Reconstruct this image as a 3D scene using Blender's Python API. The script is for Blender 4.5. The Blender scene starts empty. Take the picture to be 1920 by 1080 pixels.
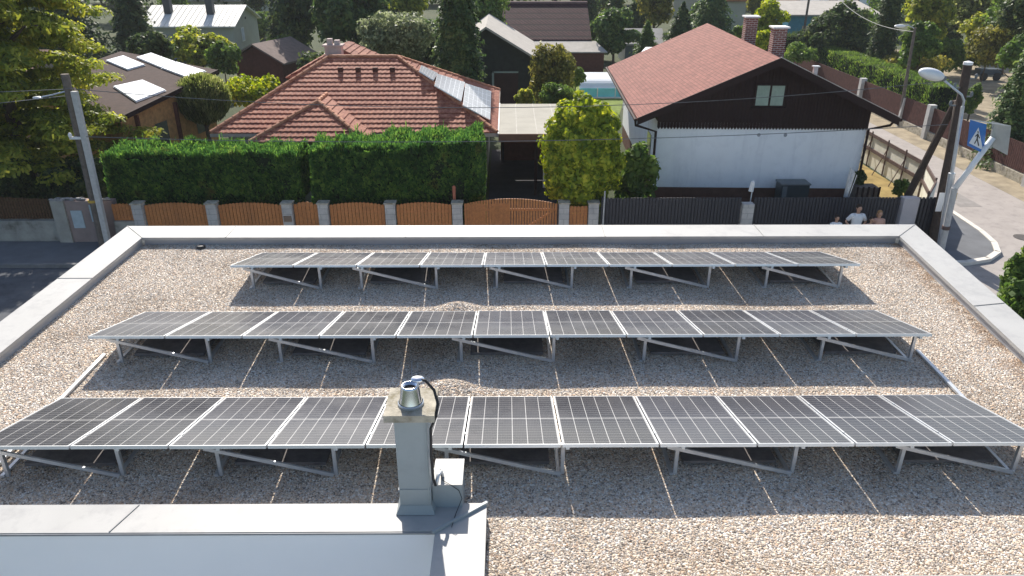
import bpy, math, random
import numpy as np
from mathutils import Vector, Matrix
R = math.radians
S = bpy.context.scene
COL = S.collection
random.seed(7); rng = np.random.default_rng(7)

# ------------------------------------------------------------------ camera
FPX, PITCH, CH = 1390.0, 25.1, 9.6
cam_d = bpy.data.cameras.new('camera'); cam = bpy.data.objects.new('camera', cam_d); COL.objects.link(cam)
cam_d.sensor_width = 36; cam_d.lens = 36*FPX/1920; cam_d.clip_end = 2000; cam_d.clip_start = .1
cam.location = (0, 0, CH); cam.rotation_euler = (R(90-PITCH), 0, R(-0.34))
S.camera = cam
S.render.resolution_x, S.render.resolution_y = 1024, 576
# ------------------------------------------------------------------ light
SUN_EL, SUN_AZ = 38.0, -10.0          # azimuth from +Y towards +X
W = bpy.data.worlds.new("World"); S.world = W; W.use_nodes = True
wn = W.node_tree; bg = wn.nodes['Background']
sky = wn.nodes.new('ShaderNodeTexSky'); sky.sky_type = 'NISHITA'; sky.sun_disc = False
sky.sun_elevation = R(SUN_EL); sky.sun_rotation = R(SUN_AZ) % (2*math.pi); sky.air_density = 1.0; sky.dust_density = 1.5
wn.links.new(sky.outputs[0], bg.inputs[0]); bg.inputs[1].default_value = 0.11
sl = bpy.data.lights.new('sun', 'SUN'); sl.energy = 4.8; sl.angle = R(.5); sl.color = (1, .94, .85)
sun = bpy.data.objects.new('sun', sl); COL.objects.link(sun)
sd = Vector((math.sin(R(SUN_AZ))*math.cos(R(SUN_EL)), math.cos(R(SUN_AZ))*math.cos(R(SUN_EL)), math.sin(R(SUN_EL))))
sun.rotation_euler = sd.to_track_quat('Z', 'Y').to_euler(); sun.location = (0, 30, 40)
S.view_settings.view_transform = 'Standard'; S.view_settings.look = 'None'
S.view_settings.exposure = 0.58; S.view_settings.gamma = 1
S.cycles.max_bounces = 6; S.cycles.transparent_max_bounces = 8
try:
    S.cycles.use_denoising = True
except Exception: pass

# ------------------------------------------------------------------ layout helpers (photo pixel -> world)
CR = Matrix.Rotation(R(-0.34), 3, 'Z') @ Matrix.Rotation(R(90-PITCH), 3, 'X')
def ray(px, py): return CR @ Vector(((px-960)/FPX, -(py-540)/FPX, -1))
def PZ(px, py, z=0.0):
    d = ray(px, py); t = (z-CH)/d.z; return Vector((d.x*t, d.y*t, z))
def PY(px, py, Y):
    d = ray(px, py); t = Y/d.y; return Vector((d.x*t, Y, CH+d.z*t))
def mpp(py, Y):                      # metres per photo pixel at distance Y
    d = ray(960, py); return (Y/d.y)/FPX

# ------------------------------------------------------------------ materials
def nn(nt, t, **k):
    n = nt.nodes.new(t)
    for a, b in k.items(): setattr(n, a, b)
    return n
def base_mat(name):
    m = bpy.data.materials.new(name); m.use_nodes = True
    return m, m.node_tree, m.node_tree.nodes['Principled BSDF'], m.node_tree.links
def ramp(nt, fac, stops):
    r = nn(nt, 'ShaderNodeValToRGB'); e = r.color_ramp.elements
    while len(e) > 1: e.remove(e[-1])
    e[0].position = stops[0][0]; e[0].color = (*stops[0][1], 1)
    for p, c in stops[1:]:
        x = e.new(p); x.color = (*c, 1)
    nt.links.new(fac, r.inputs[0]); return r.outputs[0]
def noise(nt, vec, scale, detail=4, rough=.6):
    n = nn(nt, 'ShaderNodeTexNoise'); n.inputs['Scale'].default_value = scale
    n.inputs['Detail'].default_value = detail; n.inputs['Roughness'].default_value = rough
    if vec is not None: nt.links.new(vec, n.inputs['Vector'])
    return n.outputs[0]
def pos(nt): return nn(nt, 'ShaderNodeNewGeometry').outputs['Position']
def sc3(c, k): return tuple(min(1, x*k) for x in c)
MATS = {}
def mat(name, col, rough=.8, var=.15, scale=3, bump=0, bscale=20, metal=0, coat=0, stains=None, stain2=0, streak=0):
    if name in MATS: return MATS[name]
    m, nt, b, L = base_mat(name)
    p = pos(nt)
    n = noise(nt, p, scale)
    st = [(.3, sc3(col, 1-var)), (.7, sc3(col, 1+var))]
    if stains: st = [(.3, stains), (.45, sc3(col, 1-var)), (.7, sc3(col, 1+var))]
    cc = ramp(nt, n, st)
    for amt, v_, sc_, dt in ((stain2, (1,1,1), 3.1, 8), (streak, (1,1,.12), 2.6, 6)):
        if not amt: continue
        mp_ = nn(nt, 'ShaderNodeMapping'); mp_.inputs['Scale'].default_value = v_; L.new(p, mp_.inputs[0])
        mu = nn(nt, 'ShaderNodeMix', data_type='RGBA', blend_type='MULTIPLY'); mu.inputs[0].default_value = 1
        L.new(cc, mu.inputs[6]); L.new(ramp(nt, noise(nt, mp_.outputs[0], sc_, dt, .72), [(.32, (1-amt,1-amt,1-amt*.9)), (.5, (1,1,1))]), mu.inputs[7]); cc = mu.outputs[2]
    L.new(cc, b.inputs['Base Color'])
    if rough >= .7: b.inputs['Specular IOR Level'].default_value = .18
    b.inputs['Roughness'].default_value = rough; b.inputs['Metallic'].default_value = metal
    if coat: b.inputs['Coat Weight'].default_value = coat
    if bump:
        bp = nn(nt, 'ShaderNodeBump'); bp.inputs['Strength'].default_value = bump; bp.inputs['Distance'].default_value = .02
        L.new(noise(nt, p, bscale, 3), bp.inputs['Height']); L.new(bp.outputs[0], b.inputs['Normal'])
    MATS[name] = m; return m
def leaf_mat(name, dark, mid, light, transl=.35, nscale=.9, brown=False):
    m = bpy.data.materials.new(name); m.use_nodes = True; nt = m.node_tree; L = nt.links
    out = nt.nodes['Material Output']; nt.nodes.remove(nt.nodes['Principled BSDF'])
    g = nn(nt, 'ShaderNodeNewGeometry')
    n = noise(nt, g.outputs['Position'], nscale, 2)
    mx = nn(nt, 'ShaderNodeMath', operation='MULTIPLY_ADD'); L.new(g.outputs['Random Per Island'], mx.inputs[0]); mx.inputs[1].default_value = .55
    sb = nn(nt, 'ShaderNodeMath', operation='MULTIPLY_ADD'); L.new(n, sb.inputs[0]); sb.inputs[1].default_value = 1.1; sb.inputs[2].default_value = -.33
    L.new(sb.outputs[0], mx.inputs[2])
    c = ramp(nt, mx.outputs[0], [(.1, dark), (.5, mid), (.9, light)])
    if brown:
        bm_ = nn(nt, 'ShaderNodeMix', data_type='RGBA'); L.new(ramp(nt, noise(nt, g.outputs['Position'], 1.1, 5, .7), [(.60, (0,0,0)), (.72, (.75,.75,.75))]), bm_.inputs[0]); L.new(c, bm_.inputs[6]); bm_.inputs[7].default_value = (.13,.07,.035,1); c = bm_.outputs[2]
    d = nn(nt, 'ShaderNodeBsdfPrincipled'); d.inputs['Roughness'].default_value = .5; L.new(c, d.inputs['Base Color'])
    try: d.inputs['Specular IOR Level'].default_value = .15
    except Exception: pass
    t = nn(nt, 'ShaderNodeBsdfTranslucent')
    hs = nn(nt, 'ShaderNodeHueSaturation'); hs.inputs['Value'].default_value = 1.6; hs.inputs['Saturation'].default_value = 1.1; L.new(c, hs.inputs['Color']); L.new(hs.outputs[0], t.inputs[0])
    ms = nn(nt, 'ShaderNodeMixShader'); ms.inputs[0].default_value = transl
    L.new(d.outputs[0], ms.inputs[1]); L.new(t.outputs[0], ms.inputs[2]); L.new(ms.outputs[0], out.inputs[0])
    return m
# leaf palettes
LF = {
 'yellow': leaf_mat('foliage_yellow_green', (.09,.13,.03), (.25,.29,.05), (.48,.44,.08), .5),
 'hedge': leaf_mat('foliage_hedge', (.024,.058,.02), (.056,.13,.034), (.19,.31,.065), .5, 2.2, True),
 'dark': leaf_mat('foliage_dark', (.032,.052,.026), (.065,.10,.038), (.17,.20,.065), .35),
 'spruce': leaf_mat('foliage_spruce', (.04,.075,.03), (.09,.145,.05), (.21,.26,.08), .35),
 'green': leaf_mat('foliage_green', (.055,.10,.026), (.12,.19,.045), (.25,.32,.07), .4),
 'bright': leaf_mat('foliage_bright', (.09,.14,.02), (.28,.34,.035), (.64,.60,.08), .5, 3.0),
 'olive': leaf_mat('foliage_olive', (.09,.115,.055), (.21,.24,.125), (.38,.41,.25), .4),
 'autumn': leaf_mat('foliage_autumn', (.08,.09,.025), (.19,.19,.045), (.38,.32,.08), .4),
 'globe': leaf_mat('foliage_globe', (.06,.085,.02), (.15,.18,.05), (.46,.46,.2), .5),
}
def grid_mat():      # solar cells: 6 columns, two blocks of 10 half cells, silver lines
    m, nt, b, L = base_mat('solar_cells')
    tc = nn(nt, 'ShaderNodeTexCoord'); sp = nn(nt, 'ShaderNodeSeparateXYZ'); L.new(tc.outputs['Object'], sp.inputs[0])
    def M(op, a, bv=None, c=None):
        n = nn(nt, 'ShaderNodeMath', operation=op)
        for i, v in enumerate((a, bv, c)):
            if v is None: continue
            if isinstance(v, (int, float)): n.inputs[i].default_value = v
            else: L.new(v, n.inputs[i])
        return n.outputs[0]
    def line(co, period, off, half):
        f = M('FRACT', M('MULTIPLY_ADD', co, 1/period, off)); d = M('ABSOLUTE', M('SUBTRACT', f, .5)); return M('GREATER_THAN', d, .5-half/period)
    vx = line(sp.outputs[0], 1.0/6, 0.0, .0030)
    hy = line(sp.outputs[1], .077, 0.5-.81/.077 % 1, .0022)
    mid = M('LESS_THAN', M('ABSOLUTE', M('SUBTRACT', sp.outputs[1], .81)), .007)
    bus = line(sp.outputs[0], 1.0/54, .5, .0006)
    strong = M('MAXIMUM', vx, mid)
    weak = M('MAXIMUM', M('MULTIPLY', hy, .3), M('MULTIPLY', bus, .16))
    fac = M('MAXIMUM', M('MULTIPLY', strong, .7), weak)
    mix = nn(nt, 'ShaderNodeMix', data_type='RGBA'); L.new(fac, mix.inputs[0])
    n = noise(nt, tc.outputs['Object'], 1.2, 2)
    cc = ramp(nt, n, [(.3, (.046,.049,.062)), (.7, (.066,.066,.076))])
    oi = nn(nt, 'ShaderNodeObjectInfo'); hv = nn(nt, 'ShaderNodeHueSaturation'); L.new(M('MULTIPLY_ADD', oi.outputs['Random'], .7, .7), hv.inputs['Value']); L.new(cc, hv.inputs['Color']); cc = hv.outputs[0]
    dst = ramp(nt, noise(nt, pos(nt), 1.6, 5, .65), [(.35, (.22,.22,.22)), (.75, (.36,.36,.36))]); L.new(dst, b.inputs['Roughness'])
    L.new(cc, mix.inputs[6]); mix.inputs[7].default_value = (.75,.74,.72,1)
    L.new(mix.outputs[2], b.inputs['Base Color']); b.inputs['IOR'].default_value = 1.42
    return m
def gravel_mat(name, inst):
    m, nt, b, L = base_mat(name)
    if inst:
        oi = nn(nt, 'ShaderNodeObjectInfo'); f = oi.outputs['Random']
    else:
        v = nn(nt, 'ShaderNodeTexVoronoi'); v.inputs['Scale'].default_value = 38; L.new(pos(nt), v.inputs['Vector'])
        sx = nn(nt, 'ShaderNodeSeparateColor'); L.new(v.outputs['Color'], sx.inputs[0]); f = sx.outputs[0]
        bp = nn(nt, 'ShaderNodeBump'); bp.invert = True; bp.inputs['Strength'].default_value = 1; bp.inputs['Distance'].default_value = .02
        L.new(v.outputs['Distance'], bp.inputs['Height']); L.new(bp.outputs[0], b.inputs['Normal'])
    c = ramp(nt, f, [(0, (.20,.175,.155)), (.13, (.40,.34,.285)), (.33, (.74,.61,.47)), (.46, (.52,.48,.45)), (.62, (.84,.74,.61)), (.75, (.66,.46,.32)), (.86, (.84,.80,.74)), (1, (.88,.86,.82))])
    big = ramp(nt, noise(nt, pos(nt), .7, 6, .7), [(.34, (.72,.68,.63)), (.5, (.94,.93,.91)), (.66, (1,.99,.97))])
    sp_ = nn(nt, 'ShaderNodeSeparateXYZ'); L.new(pos(nt), sp_.inputs[0])       # leaf litter and moss gathered along the right parapet
    m1 = nn(nt, 'ShaderNodeMath', operation='MULTIPLY_ADD'); L.new(sp_.outputs[1], m1.inputs[0]); m1.inputs[1].default_value = -.096; L.new(sp_.outputs[0], m1.inputs[2])
    m2 = nn(nt, 'ShaderNodeMapRange'); L.new(m1.outputs[0], m2.inputs[0]); m2.inputs[1].default_value = 5.95; m2.inputs[2].default_value = 6.55
    m3 = nn(nt, 'ShaderNodeMath', operation='MULTIPLY'); L.new(m2.outputs[0], m3.inputs[0]); L.new(ramp(nt, noise(nt, pos(nt), 3.5, 6, .75), [(.42, (0,0,0)), (.56, (1,1,1))]), m3.inputs[1])
    mb_ = nn(nt, 'ShaderNodeMix', data_type='RGBA'); L.new(m3.outputs[0], mb_.inputs[0]); L.new(c, mb_.inputs[6]); mb_.inputs[7].default_value = (.30,.18,.10,1); c = mb_.outputs[2]
    mu = nn(nt, 'ShaderNodeMix', data_type='RGBA', blend_type='MULTIPLY'); mu.inputs[0].default_value = 1
    L.new(c, mu.inputs[6]); L.new(big, mu.inputs[7]); L.new(mu.outputs[2], b.inputs['Base Color'])
    b.inputs['Roughness'].default_value = .75; b.inputs['Specular IOR Level'].default_value = .25
    return m
def brick_mat(name, c1, c2, mortar, sx, sy, ms=.02, axis='XZ', bump=.4):
    m, nt, b, L = base_mat(name)
    sp = nn(nt, 'ShaderNodeSeparateXYZ'); L.new(pos(nt), sp.inputs[0]); cb = nn(nt, 'ShaderNodeCombineXYZ')
    ad = nn(nt, 'ShaderNodeMath', operation='ADD')
    if axis == 'XZ': L.new(sp.outputs[0], ad.inputs[0]); L.new(sp.outputs[1], ad.inputs[1]); L.new(ad.outputs[0], cb.inputs[0]); L.new(sp.outputs[2], cb.inputs[1])
    else: L.new(sp.outputs[1], cb.inputs[0]); L.new(sp.outputs[0], cb.inputs[1])
    br = nn(nt, 'ShaderNodeTexBrick'); L.new(cb.outputs[0], br.inputs[0]); br.inputs['Scale'].default_value = 1
    br.inputs['Brick Width'].default_value = sx; br.inputs['Row Height'].default_value = sy; br.inputs['Mortar Size'].default_value = ms
    br.inputs['Color1'].default_value = (*c1, 1); br.inputs['Color2'].default_value = (*c2, 1); br.inputs['Mortar'].default_value = (*mortar, 1)
    mu = nn(nt, 'ShaderNodeMix', data_type='RGBA', blend_type='MULTIPLY'); mu.inputs[0].default_value = 1
    L.new(br.outputs[0], mu.inputs[6]); L.new(ramp(nt, noise(nt, pos(nt), 2.2, 5, .75), [(.3, (.72,.72,.72)), (.7, (1.1,1.08,1.05))]), mu.inputs[7])
    L.new(mu.outputs[2], b.inputs['Base Color']); b.inputs['Roughness'].default_value = .85; b.inputs['Specular IOR Level'].default_value = .2
    bp = nn(nt, 'ShaderNodeBump'); bp.inputs['Strength'].default_value = bump; bp.inputs['Distance'].default_value = .02; bp.invert = True
    L.new(br.outputs['Fac'], bp.inputs['Height']); L.new(bp.outputs[0], b.inputs['Normal'])
    return m
def tile_mat(name, a, b_, c):
    m, nt, b, L = base_mat(name); g = nn(nt, 'ShaderNodeNewGeometry')
    n = noise(nt, g.outputs['Position'], 5.5, 3, .8); n2 = noise(nt, g.outputs['Position'], .5, 4)
    ad = nn(nt, 'ShaderNodeMath', operation='MULTIPLY_ADD'); L.new(n2, ad.inputs[0]); ad.inputs[1].default_value = .5; L.new(n, ad.inputs[2])
    L.new(ramp(nt, ad.outputs[0], [(.5, a), (.72, b_), (.95, c)]), b.inputs['Base Color']); b.inputs['Roughness'].default_value = .75; b.inputs['Specular IOR Level'].default_value = .25
    return m
M_cells = grid_mat()
M_frame = mat('aluminium_frame', (.74,.75,.76), .38, .05, 4, metal=.55)
M_alu = mat('galvanised_steel', (.62,.64,.66), .45, .10, 6, metal=.6)
M_coping = mat('coping_sheet', (.42,.415,.40), .55, .06, 1.3, stain2=.16)
M_upstand = mat('upstand_sheet', (.34,.35,.37), .55, .08, 2)
M_render = mat('white_render', (.74,.75,.76), .9, .05, .8, .15, 40)
M_flash = mat('flashing_sheet', (.33,.37,.38), .5, .05, 1.5, streak=.14, stain2=.1)
M_conc = mat('weathered_concrete', (.46,.42,.34), .9, .2, 7, .5, 50, stains=(.22,.19,.12))
M_block = brick_mat('fence_pillar_blocks', (.56,.55,.53), (.48,.47,.46), (.34,.34,.33), .5, .2, .008)
M_steel = mat('polished_steel', (.76,.80,.87), .14, .05, 9, metal=1)
M_black = mat('black_rubber', (.015,.015,.017), .6, .1)
M_ballast = mat('ballast_slab', (.17,.155,.15), .85, .2, 9, .3, 60)
M_wood_or = mat('orange_wood', (.46,.18,.055), .6, .2, 14, streak=.18, stain2=.15)
M_wood_dk = mat('dark_brown_wood', (.030,.016,.015), .75, .15, 9, .2, 40)
M_slate = mat('anthracite_metal', (.032,.033,.042), .5, .12, 5)
M_pole = mat('weathered_pole_wood', (.16,.135,.115), .9, .25, 8, .4, 30)
M_pole_dk = mat('tarred_pole_wood', (.075,.055,.045), .85, .25, 8, .4, 30)
M_pconc = mat('pole_concrete', (.50,.49,.47), .9, .12, 8, .2, 30)
M_asph = mat('asphalt_shaded_road', (.115,.12,.13), .9, .2, 1.6, .3, 90, stain2=.3)  # shade put into the colour; the sunlit side street gets a paler copy
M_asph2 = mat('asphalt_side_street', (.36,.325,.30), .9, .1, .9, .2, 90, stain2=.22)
M_pave = mat('pavement_asphalt', (.16,.165,.175), .9, .15, 1.2, .3, 90)
M_kerb = mat('kerb_stone', (.48,.46,.43), .85, .12, 5)
M_paint = mat('white_road_paint', (.72,.70,.66), .7, .15, 9)
M_dry = mat('dry_earth', (.31,.26,.185), .95, .3, 1.4, .5, 30)
M_tile = tile_mat('clay_tiles', (.16,.048,.034), (.33,.112,.070), (.50,.225,.14))
M_ridge = tile_mat('clay_ridge_tiles', (.34,.12,.06), (.48,.20,.11), (.60,.32,.2))
M_tile_dk = brick_mat('aged_purple_tiles', (.085,.034,.038), (.065,.027,.031), (.03,.014,.017), .32, .36, .05)
M_shingle = brick_mat('red_shingles', (.30,.125,.102), (.235,.095,.078), (.14,.058,.05), .26, .13, .010, 'YX')
M_brick = brick_mat('chimney_brick', (.26,.09,.07), (.19,.065,.055), (.5,.46,.43), .22, .075, .012)
M_white = mat('white_paint', (.78,.78,.77), .6, .04, 3)
M_wall_blue = mat('white_house_render', (.90,.92,.94), .92, .03, .7, .15, 40, streak=.10, stain2=.07)
M_cream = mat('cream_render', (.50,.50,.42), .9, .07, 1, .1, 30)
M_glass = mat('window_glass', (.05,.07,.07), .06, .1)
M_curtain = mat('curtained_window', (.34,.42,.36), .12, .12, 6)
M_sheet = mat('white_sheet_roof', (.72,.70,.64), .55, .08, 1)
M_carroof = mat('bitumen_flat_roof', (.38,.36,.31), .9, .1, 1.1)
M_grey = mat('grey_plastic', (.16,.18,.19), .6, .1)
M_dgrey = mat('heat_pump_casing', (.05,.065,.07), .4, .1)
M_oldwall = mat('stained_garden_wall', (.36,.35,.31), .95, .15, 1.8, .3, 30, stains=(.13,.12,.10))
M_pinkwall = mat('pinkish_cabinet_render', (.30,.235,.215), .9, .12, 3)
M_bluepan = mat('pale_blue_panel', (.42,.50,.53), .6, .1, 6)
M_yelwood = mat('honey_wood_cladding', (.55,.31,.13), .75, .25, 5)
M_lightroof = mat('grey_fibre_roof', (.42,.39,.35), .85, .12, 2)
M_brownroof = mat('brown_sheet_roof', (.15,.10,.085), .8, .2, 3)
M_redbrown = mat('red_brown_wood', (.14,.055,.04), .8, .2, 5)
M_blueshed = mat('blue_painted_boards', (.07,.24,.33), .7, .15, 4)
M_orangeroof = mat('distant_orange_roof', (.33,.13,.07), .8, .2, 2)
M_skin = mat('skin', (.50,.29,.20), .6, .05); M_shirt = mat('white_cotton', (.72,.74,.76), .9, .05)
M_hair = mat('dark_hair', (.03,.02,.015), .7, .2, 30); M_hair2 = mat('light_brown_hair', (.30,.17,.08), .7, .25, 30)
M_denim = mat('dark_trousers', (.04,.05,.07), .9, .15); M_top = mat('salmon_top', (.55,.33,.26), .9, .1)
M_bark = mat('bark', (.10,.075,.055), .95, .3, 6, .6, 25)
M_signb = mat('sign_blue', (.012,.16,.50), .35, .03); M_signw = mat('sign_white', (.75,.78,.80), .4, .03)
M_signk = mat('sign_black', (.01,.01,.012), .5, .03); M_signback = mat('sign_back_aluminium', (.42,.44,.43), .5, .1, 5, metal=.4)
M_lampw = mat('lamp_shell', (.85,.85,.84), .3, .03)
M_water = mat('pool_cover_blue', (.20,.66,.76), .2, .1, 2); M_poolw = mat('pool_cover_white', (.82,.86,.88), .25, .04, 2)
M_mesh = mat('pale_mesh_screen', (.74,.73,.64), .9, .1, 3)
M_post = mat('rusty_fence_steel', (.13,.09,.08), .8, .2, 6)
M_bglass = mat('glossy_blue_grey_sheet', (.42,.46,.50), .06, .02, .7, metal=1)
M_yellow = mat('yellow_plate', (.60,.38,.06), .6, .1)
M_greenwat = mat('green_pond_sheet', (.12,.22,.16), .4, .1)
M_roofpv = mat('glinting_solar_glass', (.5,.55,.6), .16, .05, metal=.6)

# ------------------------------------------------------------------ mesh builder
class MB:
    def __init__(s, m=None): s.v = []; s.f = []; s.m = m
    def add(s, vs, fs):
        o = len(s.v)
        s.v += [tuple(s.m @ Vector(p)) if s.m else tuple(p) for p in vs]
        s.f += [tuple(i+o for i in f) for f in fs]; return s
    def box(s, x0, x1, y0, y1, z0, z1):
        return s.add([(x0,y0,z0),(x1,y0,z0),(x1,y1,z0),(x0,y1,z0),(x0,y0,z1),(x1,y0,z1),(x1,y1,z1),(x0,y1,z1)],
                     [(0,3,2,1),(4,5,6,7),(0,1,5,4),(1,2,6,5),(2,3,7,6),(3,0,4,7)])
    def slab(s, poly, t, up=(0,0,1)):       # polygon (points ccw seen from up) thickened by t against 'up'
        n = len(poly); a = [Vector(p) for p in poly]; u = Vector(up)*t
        s.add([p for p in a]+[p-u for p in a], [tuple(range(n)), tuple(range(2*n-1, n-1, -1))] + [(i, n+i, n+(i+1) % n, (i+1) % n) for i in range(n)]); return s
    def bar(s, a, b, w, h=None, up=(0,0,1)):
        a, b = Vector(a), Vector(b); h = h or w; d = (b-a).normalized(); u = Vector(up)
        if abs(d.dot(u)) > .98: u = Vector((0,1,0))
        x = d.cross(u).normalized()*w/2; y = x.cross(d).normalized()*h/2
        vs = [a-x-y, a+x-y, a+x+y, a-x+y, b-x-y, b+x-y, b+x+y, b-x+y]
        return s.add(vs, [(0,1,2,3),(7,6,5,4),(0,4,5,1),(1,5,6,2),(2,6,7,3),(3,7,4,0)])
    def tube(s, pts, rad, n=8, cap=True):
        pts = [Vector(p) for p in pts]; rs = rad if isinstance(rad, (list, tuple)) else [rad]*len(pts)
        vs = []; fs = []; px = None
        for i, p in enumerate(pts):
            d = (pts[min(i+1, len(pts)-1)] - pts[max(i-1, 0)]).normalized()
            if px is None:
                px = d.cross(Vector((0,0,1)) if abs(d.z) < .9 else Vector((1,0,0))).normalized()
            else: px = (px - d*px.dot(d)).normalized()
            py = d.cross(px)
            for k in range(n):
                a = 2*math.pi*k/n; vs.append(p + (px*math.cos(a)+py*math.sin(a))*rs[i])
        for i in range(len(pts)-1):
            for k in range(n): fs.append((i*n+k, i*n+(k+1) % n, (i+1)*n+(k+1) % n, (i+1)*n+k))
        if cap: fs += [tuple(range(n-1, -1, -1)), tuple(range((len(pts)-1)*n, len(pts)*n))]
        return s.add(vs, fs)
    def lathe(s, c, prof, n=20):
        vs = []; fs = []
        for r, z in prof:
            for k in range(n): a = 2*math.pi*k/n; vs.append((c[0]+r*math.cos(a), c[1]+r*math.sin(a), c[2]+z))
        for i in range(len(prof)-1):
            for k in range(n): fs.append((i*n+k, i*n+(k+1) % n, (i+1)*n+(k+1) % n, (i+1)*n+k))
        return s.add(vs, fs)
    def ell(s, c, r, n=12, m=8):
        prof = [(max(1e-3, math.sin(math.pi*i/m)), -math.cos(math.pi*i/m)) for i in range(m+1)]
        t = MB().lathe((0,0,0), prof, n); return s.add([(c[0]+x*r[0], c[1]+y*r[1], c[2]+z*r[2]) for x, y, z in t.v], t.f)
ROOT = {}
def link(name, me, m, parent=None, smooth=False):
    o = bpy.data.objects.new(name, me); COL.objects.link(o)
    me.materials.append(m)
    if parent is not None: o.parent = parent
    if smooth: me.shade_smooth() if hasattr(me, 'shade_smooth') else None
    return o
def part(name, mb, m, parent=None, smooth=False):
    off = Vector((0,0,0))
    if parent is not None: off = ROOT[parent.name]
    me = bpy.data.meshes.new(name)
    me.from_pydata([tuple(Vector(v)-off) for v in mb.v], [], mb.f); me.update()
    o = link(name, me, m, parent, smooth); ROOT[o.name] = off
    return o
def split(name, mb, m, parent=None, smooth=False):
    par = list(range(len(mb.v)))
    def fd(i):
        while par[i] != i: par[i] = par[par[i]]; i = par[i]
        return i
    for f in mb.f:
        for k in f[1:]: par[fd(k)] = fd(f[0])
    g_ = {}
    for f in mb.f: g_.setdefault(fd(f[0]), []).append(f)
    out = []
    for fs in g_.values():
        ids = sorted({k for f in fs for k in f}); mp_ = {k: i for i, k in enumerate(ids)}
        q = MB(); q.v = [mb.v[k] for k in ids]; q.f = [tuple(mp_[k] for k in f) for f in fs]; out.append(part(name, q, m, parent, smooth))
    return out
def tag(o, label=None, cat=None, group=None, kind=None):
    if label: o['label'] = label
    if cat: o['category'] = cat
    if group: o['group'] = group
    if kind: o['kind'] = kind
    return o
def thing(name, loc, label, cat, group=None):
    o = bpy.data.objects.new(name, None); o.empty_display_size = .2; COL.objects.link(o); o.location = loc
    ROOT[o.name] = Vector(loc); return tag(o, label, cat, group)
def single(name, mb, m, label, cat, group=None, loc=None, smooth=False):
    loc = Vector(loc) if loc is not None else Vector((0,0,0))
    me = bpy.data.meshes.new(name); me.from_pydata([tuple(Vector(v)-loc) for v in mb.v], [], mb.f); me.update()
    o = link(name, me, m, None, smooth); o.location = loc; ROOT[o.name] = loc
    return tag(o, label, cat, group)
def copy_tree(o, parent=None):
    c = o.copy(); COL.objects.link(c)
    if parent: c.parent = parent
    for ch in o.children: copy_tree(ch, c)
    return c
def struct(name, mb, m, kind='structure'):
    o = part(name, mb, m); o['kind'] = kind; return o
def npmesh(name, V, F):
    me = bpy.data.meshes.new(name); n = len(V); k = F.shape[1]
    me.vertices.add(n); me.vertices.foreach_set('co', V.astype(np.float32).ravel())
    me.loops.add(F.size); me.loops.foreach_set('vertex_index', F.astype(np.int32).ravel())
    me.polygons.add(len(F)); me.polygons.foreach_set('loop_start', (np.arange(len(F))*k).astype(np.int32))
    me.update(calc_edges=True); return me
ORD = ['first','second','third','fourth','fifth','sixth','seventh','eighth','ninth','tenth','eleventh']

# ================================================================== SETTING
g = MB(); g.add([(-400,-60,0),(400,-60,0),(400,700,0),(-400,700,0)], [(0,1,2,3)])
M_ground, nt, b, L = base_mat('garden_ground')
p = pos(nt)
c1 = ramp(nt, noise(nt, p, .12, 6, .7), [(.35, (.028,.045,.014)), (.55, (.05,.065,.022)), (.75, (.10,.09,.04))])  # green ground, darkened in colour to stand in for shade among the trees
L.new(c1, b.inputs['Base Color']); b.inputs['Roughness'].default_value = 1
bp = nn(nt, 'ShaderNodeBump'); bp.inputs['Strength'].default_value = .7; bp.inputs['Distance'].default_value = .08; L.new(noise(nt, p, 8, 5), bp.inputs['Height']); L.new(bp.outputs[0], b.inputs['Normal'])
struct('ground', g, M_ground)
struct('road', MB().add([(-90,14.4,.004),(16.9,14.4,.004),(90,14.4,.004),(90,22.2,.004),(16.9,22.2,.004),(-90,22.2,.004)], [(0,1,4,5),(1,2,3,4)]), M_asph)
# sunlit side street, running away on the right, with a rounded pavement corner
arc = [(17.25,60),(17.3,27),(17.2,25),(17.0,23.9),(16.6,23.0),(15.9,22.4),(15.0,22.1),(12.0,22.0)]
v = [(x, y, .008) for x, y in arc] + [(12,15,.008),(60,15,.008),(60,25,.008),(23,26.5,.008),(20.95,28.6,.008),(21.3,60,.008)]
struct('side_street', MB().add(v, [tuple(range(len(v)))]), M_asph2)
struct('road_patches', MB().add([(-30,19.6,.009),(-16,19.6,.009),(-16,19.75,.009),(-30,19.75,.009)], [(0,1,2,3)]).add([(-24,20.6,.009),(-19,20.6,.009),(-19,21.8,.009),(-24,21.8,.009)], [(0,1,2,3)]), mat('newer_asphalt', (.075,.08,.088), .9, .15, 3))
struct('side_street_patches', MB().add([(18.0,28,.013),(18.9,28,.013),(18.9,33.5,.013),(18.1,33.5,.013)], [(0,1,2,3)]).add([(19.2,22.6,.013),(21.4,22.2,.013),(21.6,23.6,.013),(19.3,23.9,.013)], [(0,1,2,3)]), mat('patched_asphalt', (.27,.25,.235), .9, .15, 3))
single('drain_cover', MB().lathe((18.4,24.6,.014), [(.33,0),(.33,.006),(.001,.006)], 18), mat('cast_iron', (.10,.09,.085), .7, .2, 12), 'round iron drain cover in the side street asphalt', 'drain cover')
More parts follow.
